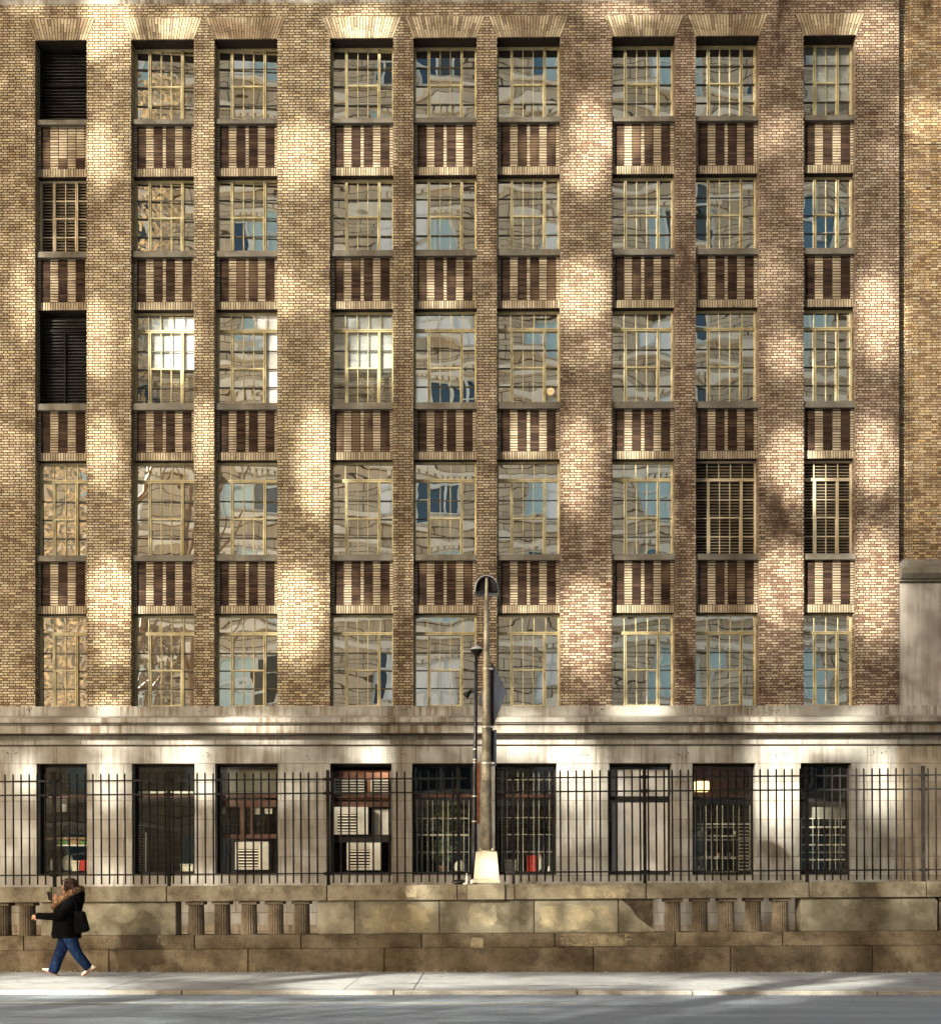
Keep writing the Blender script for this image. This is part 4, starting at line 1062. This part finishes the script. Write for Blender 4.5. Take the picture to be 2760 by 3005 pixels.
sl_ = MB(); sl_.tube([q(900,560,-.12), q(870,630,-.19), q(770,780,-.245), q(690,832,-.245), q(560,835,-.225), q(430,832,-.20), q(330,828,-.185)], [.085,.085,.075,.072,.064,.058,.056], 16)
sl_.tube([q(860,560,.12), q(830,640,.19), q(740,740,.24), q(680,760,.24), q(620,650,.17), q(575,578,.125)], [.085,.085,.072,.07,.058,.05], 16)
sl_.build('coat_sleeves', COAT, PER, True)
# fur collar
path = [q(1000,385,0), q(985,395,-.09), q(900,440,-.165), q(790,505,-.19), q(680,580,-.17), q(590,665,-.10), q(560,700,-.01), q(590,650,.09), q(690,560,.16), q(800,480,.18), q(900,420,.155), q(985,385,.08), q(1000,385,0)]
fu = MB(); fu.tube(path, [.045,.05,.055,.056,.054,.052,.05,.052,.054,.056,.055,.05,.045], 12)
random.seed(23)
dense = []
for a_, b_ in zip(path, path[1:]):
    for k in range(220):
        t = R(0,1); c = a_.lerp(b_, t); ax = (b_-a_).normalized()
        v = Vector((R(-1,1),R(-1,1),R(-1,1))); v = (v-ax*v.dot(ax)).normalized(); ro = c+v*.048; tip = ro+(v+Vector((-.5,0,-.7))*.6).normalized()*R(.018,.040); sd = ax*.0035
        fu.face([ro-sd, ro+sd, tip])
fu.build('fur_collar', FUR, PER)
# jeans
jn = MB()
jn.tube([q(800,1120,0), q(790,1185,0), q(785,1250,0)], [(.20,.17),(.185,.165),(.085,.11)], 20, flat=(1,0,0))
jn.tube([q(735,1150,.08), q(700,1240,.085), q(640,1400,.085), q(600,1500,.085), q(545,1650,.085), q(505,1770,.085)], [(.125,.10),(.115,.10),(.100,.085),(.092,.08),(.090,.082),(.092,.085)], 20, flat=(1,0,0))
jn.tube([q(840,1150,-.08), q(870,1250,-.085), q(925,1390,-.085), q(985,1490,-.085), q(1080,1600,-.085), q(1155,1695,-.085)], [(.115,.105),(.11,.10),(.098,.09),(.088,.085),(.08,.08),(.072,.078)], 20, flat=(1,0,0))
jn.build('jeans', JEAN, PER, True)
# shoes
def shoe(toe, heel, y, lift):
    d = (toe-heel); Ln = d.length; d.normalize(); upv = Vector((-d.z, 0, d.x)); 
    if upv.z < 0: upv = -upv
    t = []; so = []
    prof = [(-.01,.02,.045),(.03,.034,.085),(.08,.036,.095),(.12,.037,.085),(.17,.041,.06),(.22,.042,.045),(.265,.032,.032),(.285,.012,.022)]
    for l, hw, hh in prof:
        l = l*Ln/.285; c = heel+d*l+Vector((0,y,0))
        t.append([c+upv*(.012+max(0,hh*(.5+.5*sin(a))))+Vector((0,hw*cos(a),0)) for a in [2*pi*k/14 for k in range(14)]])
        so.append([c+upv*(.0+.0085*(1+sin(a)))+Vector((0,(hw+.005)*cos(a),0)) for a in [2*pi*k/14 for k in range(14)]])
    o = MB().rings(t).build('shoe', SHOE, PER, True); MB().rings(so).build('sole', SOLE, o, True)
    st = MB()
    for k in range(3):
        l = (.105+.028*k)*Ln/.285
        for sy in (-1,):
            a_ = heel+d*l+upv*.022+Vector((0,y-.0445,0)); b_ = heel+d*(l-.028)+upv*.075+Vector((0,y-.034,0)); w_ = d*.006
            st.face([a_-w_, a_+w_, b_+w_, b_-w_])
    st.build('side_stripes', COAT, o)
shoe(q(322,1735), q(585,1822), .085, 0); shoe(q(1045,1822), q(1262,1702), -.085, 0)
# phone and bag are held / carried, so they are things of their own
ph = MB().box(-.0045,.0045,-.037,.037,-.078,.078).build('phone', 'blackm', None, bevel=.004)
pc = q(448,503,.075)+Vector(PER.location); ph.location = pc; ph.rotation_euler = (0, radians(-19), radians(66)); tag(ph, 'black phone held up in front of the face of the person walking', 'phone')
bg = MB(); prof = [(940,745),(1040,742),(1097,765),(1135,900),(1172,1052),(1150,1082),(1060,1105),(985,1122),(945,1120)]
o0 = Vector(PER.location)
n = len(prof); rg = []
for yy, k in ((-.20,.93),(-.185,1),(-.10,1.0),(-.085,.95)):
    cx_, cz_ = 1040, 930
    rg.append([q(cx_+(a-cx_)*k, cz_+(b-cz_)*k, yy) for a, b in prof])
bgE = empty('shoulder_bag', tuple(o0), label='black shoulder bag hanging at the back of the person walking', cat='bag')
bg.rings(rg).build('bag_body', COAT, bgE, True, bevel=.01)
MB().tube([q(1000,760,-.20), q(985,640,-.225), q(930,545,-.20), q(900,500,-.12), q(960,560,.0), q(1020,760,-.08)], .012, 8).build('strap', COAT, bgE, True)

# ================================================================ across the street (behind the camera): seen in the window reflections, and trees added to shade the facade
random.seed(77)
YO = -64.0
O = empty('opposite_building', (0, YO, 0), label='tall brown brick building across the street mirrored in the windows', cat='building')
OB = stone_mat('opposite_brick', (.60,.50,.37), (.78,.67,.51), bw=2.2, bh=.55, joint=.035, streak=.25, speck=.05, mort=(.13,.09,.06))
XO0, XO1, ZO = -34, 46, 74
wx = []; 
nx, nz = 9, 11; sx = (XO1-XO0)/nx; sz = ZO/nz; ww, wh = 4.5, 3.9
w = MB()
for j in range(nz+1):
    z0 = 0 if j == 0 else (j-1)*sz+1.4+wh; z1 = ZO if j == nz else j*sz+1.4
    w.box(XO0, XO1, -3, 0, z0, z1)
for j in range(nz):
    for i in range(nx+1):
        xa = XO0 if i == 0 else XO0+(i-1)*sx+2.2+ww; xb = XO1 if i == nx else XO0+i*sx+2.2
        w.box(xa, xb, -3, 0, j*sz+1.4, j*sz+1.4+wh)
w.build('brick_wall', OB, O)
bt = MB()
for j in range(nz):
    z = j*sz+1.4
    bt.box(XO0, XO1, .001, .35, z-.75, z-.35); bt.box(XO0, XO1, .001, .2, z+wh+.3, z+wh+.7)
    for i in range(nx):
        xa = XO0+i*sx+2.0
        for k in range(10): bt.box(xa+k*.5, xa+k*.5+.36, .002, .16, z+wh+.02, z+wh+.28+ .0)
bt.build('stone_bands', plain('pale_band_stone', (.85,.78,.66), .9, 0, .1, 1), O)
gm, nt = mat('opposite_glazing'); s = NT(nt); o_ = s.n('ShaderNodeObjectInfo').outputs['Random']
cc = s.ramp(o_, [(0,(.02,.06,.11)),(.17,(.08,.19,.28)),(.32,(.50,.68,.72)),(.48,(1,1,1)),(.86,(.04,.05,.045))], 'CONSTANT')
s.out(s.bsdf(cc, .12, 0, None, .8))
fmx = plain('white_window_frame', (.72,.76,.74), .6, 0, .08, 2)
pr_ = None
for j in range(nz):
    for i in range(nx):
        xa = XO0+i*sx+2.2; z = j*sz+1.4
        if pr_ is None:
            f = MB(); f.box(0,.22,-.6,-.3,0,wh); f.box(ww-.22,ww,-.6,-.3,0,wh); f.box(.22,ww-.22,-.6,-.3,0,.22); f.box(.22,ww-.22,-.6,-.3,wh-.22,wh); f.box(ww*.36,ww*.36+.2,-.6,-.28,.22,wh-.22); f.box(ww*.68,ww*.68+.2,-.6,-.28,.22,wh-.22); f.box(.22,ww-.22,-.62,-.33,wh*.55,wh*.55+.16)
            pr_ = f.build('window', fmx, O); c0 = MB().face([(0,-.5,0),(ww*.36,-.5,0),(ww*.36,-.5,wh),(0,-.5,wh)]).build('pane', gm, pr_); c1 = MB().face([(ww*.36,-.5,0),(ww,-.5,0),(ww,-.5,wh),(ww*.36,-.5,wh)]).build('pane', gm, pr_); o = pr_
        else: o = copy_tree(pr_, O)
        o.location = (xa, 0, z)
MB().box(XO0, XO1, -3.4, -3.0, 0, ZO).build('floor_core', 'dark', O)

# ---- sun, and tall unseen trees added so that their gaps cut it into patches
AZ, EL = radians(SUN_AZ), radians(SUN_EL)
Sd = Vector((-sin(AZ)*cos(EL), -cos(AZ)*cos(EL), sin(EL))); Uu = Vector((cos(AZ), -sin(AZ), 0)); Vv = Uu.cross(Sd); 
if Vv.z < 0: Vv = -Vv
PATCH = []
def pat(px, py, rx, ry, a, Y=0.0):
    """light gap: centre and radii as surveyed on the plane Y"""
    x, z = P(px, py, Y); p = Vector((x, Y, z)); m = (Y-CAM.y)/F
    ex = Vector((rx*m,0,0)); ez = Vector((0,0,ry*m))
    PATCH.append((p.dot(Uu), p.dot(Vv), ex.dot(Uu), ex.dot(Vv), ez.dot(Uu), ez.dot(Vv), a))
def patg(px, py, rx, ry, a):
    c = G(px, py); ex = G(px+rx, py)-c; ey = G(px, py+ry)-c
    PATCH.append((c.dot(Uu), c.dot(Vv), ex.dot(Uu), ex.dot(Vv), ey.dot(Uu), ey.dot(Vv), a))
k1 = .7468
for a_ in [(420,120,100,130,.95),(110,30,60,30,.5),(400,600,55,110,.75),(700,100,80,50,.65),(1430,100,110,60,.85),(250,560,80,70,.6),(1180,600,95,110,.8),(1130,700,50,60,.5),(1420,570,110,90,.55),(110,1150,50,170,.55),(380,1330,60,140,.75),(640,1330,110,110,.75),(1120,1150,50,90,.6),(1260,1180,80,50,.4),(800,640,40,200,.35),(800,1720,42,120,.75),(1240,1820,60,190,.95),(400,1780,60,120,.7),(1430,1360,100,100,.65),(1580,1330,45,120,.45),(1720,1130,60,60,.5),(1740,580,70,90,.45),(40,1800,50,120,.35),(620,590,60,60,.35),(900,200,30,60,.3)]:
    pat(a_[0]*k1, a_[1]*k1, a_[2]*k1, a_[3]*k1, a_[4])
for a_ in [(470,560,60,150,.95),(430,690,60,50,.8),(600,550,60,80,.8),(430,1150,90,120,.9),(480,1380,100,50,.3),(1200,530,80,80,.5),(1400,550,90,70,.4),(1590,130,90,90,.6),(1240,1390,55,70,.75),(1170,1080,60,100,.35),(1600,1250,75,160,1),(1590,1790,65,130,1),(1260,1830,80,130,.95),(420,1830,60,170,.85),(200,1700,60,70,.7),(620,1720,60,70,.75),(1760,430,80,80,.5),(260,540,60,100,.4),(590,40,120,40,.6),(1640,600,50,60,.3),(640,1010,40,60,.25)]:
    pat(1380+a_[0]*k1, a_[1]*k1, a_[2]*k1, a_[3]*k1, a_[4])
for a_ in [(440,330,80,130,.95),(440,540,60,60,.6),(1160,400,90,160,.95),(1580,300,45,170,.95),(230,330,60,40,.4),(600,310,60,60,.35),(1340,320,60,60,.55),(430,780,50,60,.75),(430,900,80,30,.8),(720,950,75,60,.95),(1060,860,130,50,.75),(1480,960,85,50,.95),(110,1040,45,70,.75),(430,1060,50,90,.85),(800,1080,40,60,.8),(60,1300,60,90,.3),(800,1440,60,30,.5),(440,1440,60,40,.5),(1140,1100,40,60,.3)]:
    pat(a_[0]*.748, 1500+a_[1]*.748, a_[2]*.748, a_[3]*.748, a_[4])
for a_ in [(255,260,55,90,1),(120,200,55,40,.4),(350,180,40,60,.5),(700,170,58,80,.95),(690,300,35,50,.4),(905,170,45,110,.95),(800,170,40,60,.5),(380,450,60,30,.85),(120,480,40,30,.6),(90,525,60,25,.9),(215,540,50,45,.8),(720,520,60,28,.95),(830,520,50,22,.9),(240,600,50,60,.85),(690,600,55,110,1),(920,600,32,70,.95),(870,480,30,30,.7),(980,260,20,90,.25),(240,700,50,40,.4)]:
    pat(1380+a_[0]*1.3105, 1500+a_[1]*1.3105, a_[2]*1.3105, a_[3]*1.3105, a_[4])
for a_ in [(150,2890,200,24,1),(60,2872,80,16,.6),(980,2885,120,24,1),(1100,2868,120,6,.7),(1250,2880,260,20,.8),(1750,2880,300,16,.6),(2120,2895,130,22,1),(2500,2890,140,20,.95),(2300,2905,220,6,.7),(700,2870,200,7,.4),(560,2932,260,4,.8),(60,2922,70,4,.8),(1150,2935,230,5,.7),(1500,2926,260,5,.5),(2080,2930,120,5,.8),(2450,2931,230,5,.7),(350,2985,150,10,.3)]:
    patg(*a_[:4], a_[4]*.7)
for a_ in [(690,420,620,400,.12),(250,1000,300,420,.07),(2450,900,260,900,.08),(2710,900,70,620,.16)]: pat(*a_)
for a_ in [(1220,2618,40,22,.7),(2400,2620,120,15,.35),(2620,2620,100,15,.5),(1700,2625,160,15,.3),(1430,2690,40,60,.35),(1430,2545,40,40,.95),(700,2615,100,20,.25),(1640,2700,90,40,.2)]:
    pat(*a_, -9.95)
from mathutils import noise as mn
def light(u, v):
    b = 0
    for pu, pv, a, c, d, e, amp in PATCH:
        du, dv = u-pu, v-pv
        if abs(du) > 3.2 or abs(dv) > 4: continue
        det = a*e-c*d
        if abs(det) < 1e-9: continue
        s1 = (du*e-dv*d)/det; s2 = (dv*a-du*c)/det; r2 = s1*s1+s2*s2
        if r2 < 2.2: b = max(b, amp**.8*min(1, max(0, (1.52-sqrt(r2))/.62)))
    n_ = mn.noise(Vector((u*.55, v*.4, 3.1)))*.5+mn.noise(Vector((u*1.5, v*1.1, 9)))*.3
    base = AMB + max(0, n_)*.45
    if v < -1.5 and u < 14: base *= .35
    return min(1, max(b, base))
LEAF = plain('tan_screen_leaf', (.40,.33,.24), .8, 0, .3, 3)
cell = .17; cu_ = -16.0; tid = 0
trees = []
u = -11.6
crown = MB(); start = u; maxv = 27.5
TC = Vector((0,0,13))
def endtree(mb, ua, ub):
    c = TC + Uu*((ua+ub)/2) ; base = c + Sd*45 + Vv*6; bx, by = base.x, base.y
    zt2 = (c+Sd*45+Vv*(20 if ua < 8 else 0)).z; zb2_ = (c+Sd*45).z
    T = empty('sun_screen_tree', (bx, by, 0), label='tall tan-leaved tree added out of view, its crown shaped to cut sunlight into patches', cat='tree', group='added trees that screen the sun')
    t = MB(); t.tube([(0,0,-.3),(0,0,.4),(.1,0,6),(.0,.1,14),(.2,0,zt2)], [.6,.42,.34,.26,.06], 12)
    random.seed(int(ua*10)+500)
    for k in range(12):
        z = R(9,zt2-4); a = R(0,6.28); l = R(1.5,2.6); t.tube([(0,0,z),(l*.5*cos(a),l*.5*sin(a),z+1.4),(l*cos(a),l*sin(a),z+3.4)], [.12,.08,.02], 6)
    t.build('trunk', 'tanwood', T, True)
    mb.v = [(x-bx, y-by, z) for x, y, z in mb.v]; mb.build('sun_screen_crown', LEAF, T)
while u < 15.6:
    v = -6.8
    while v < maxv:
        L_ = light(u+cell/2, v+cell/2); op = 1-L_
        # crowns stop where no sunlight needs screening
        if u > 10.8 and v > .5: break
        if u < -4 and v < -3.4: v += cell; continue
        if op > .02:
            cov = op
            sz_ = cell*sqrt(cov)*1.06
            pu = u+cell/2+R(-.03,.03); pv = v+cell/2+R(-.03,.03); t = 44+R(0,2.5)
            c = Uu*pu+Vv*pv+Sd*t
            # random tilt
            a = Uu; b2 = Vv; th = R(-.5,.5) if op < .8 else R(-.12,.12); ca, sa = cos(th), sin(th)
            e1 = (a*ca+b2*sa); e2 = (b2*ca-a*sa)
            e1 = (e1+Sd*R(-.35,.35)); e2 = (e2+Sd*R(-.35,.35)); h = sz_/2
            crown.face([c-e1*h-e2*h, c+e1*h-e2*h, c+e1*h+e2*h, c-e1*h+e2*h])
        v += cell
    u += cell
    if u-start > 6.5: endtree(crown, start, u); crown = MB(); start = u
if crown.f: endtree(crown, start, u)

# ================================================================ light, world, camera
sl = bpy.data.lights.new('sun', 'SUN'); sl.energy = SUN_E; sl.angle = radians(SUN_ANG); sl.color = (1.0, .935, .765)
so = bpy.data.objects.new('sun', sl); C.objects.link(so); so.rotation_euler = Sd.to_track_quat('Z', 'Y').to_euler(); so.location = (-20,-40,60)
wd = bpy.data.worlds.new('World'); SC.world = wd; wd.use_nodes = True; nt = wd.node_tree; nt.nodes.clear()
sk = nt.nodes.new('ShaderNodeTexSky'); sk.sky_type = 'NISHITA'; sk.sun_disc = False; sk.sun_elevation = EL
sk.sun_rotation = math.atan2(Sd.x, Sd.y); sk.altitude = 20; sk.air_density = 1.0; sk.dust_density = SKY_DUST; sk.ozone_density = .4
bgn = nt.nodes.new('ShaderNodeBackground'); bgn.inputs[1].default_value = SKY_S; on = nt.nodes.new('ShaderNodeOutputWorld')
mxn = nt.nodes.new('ShaderNodeMix'); mxn.data_type = 'RGBA'; mxn.blend_type = 'MULTIPLY'; mxn.inputs[0].default_value = 1; mxn.inputs[7].default_value = (1.0, .92, .78, 1); nt.links.new(sk.outputs[0], mxn.inputs[6]); nt.links.new(mxn.outputs[2], bgn.inputs[0]); nt.links.new(bgn.outputs[0], on.inputs[0])
cd = bpy.data.cameras.new('camera'); co = bpy.data.objects.new('camera', cd); C.objects.link(co); SC.camera = co
cd.sensor_fit = 'HORIZONTAL'; cd.sensor_width = 36; cd.lens = F/2760*36; cd.clip_end = 2000; cd.clip_start = .1
co.location = CAM; co.rotation_euler = (pi/2, 0, PSI)
cd.shift_x = 0; cd.shift_y = (CY-1502.5)/2760
SC.view_settings.view_transform = 'Standard'; SC.view_settings.look = 'None'; SC.view_settings.exposure = EXPO; SC.view_settings.gamma = 1
SC.render.engine = 'CYCLES'
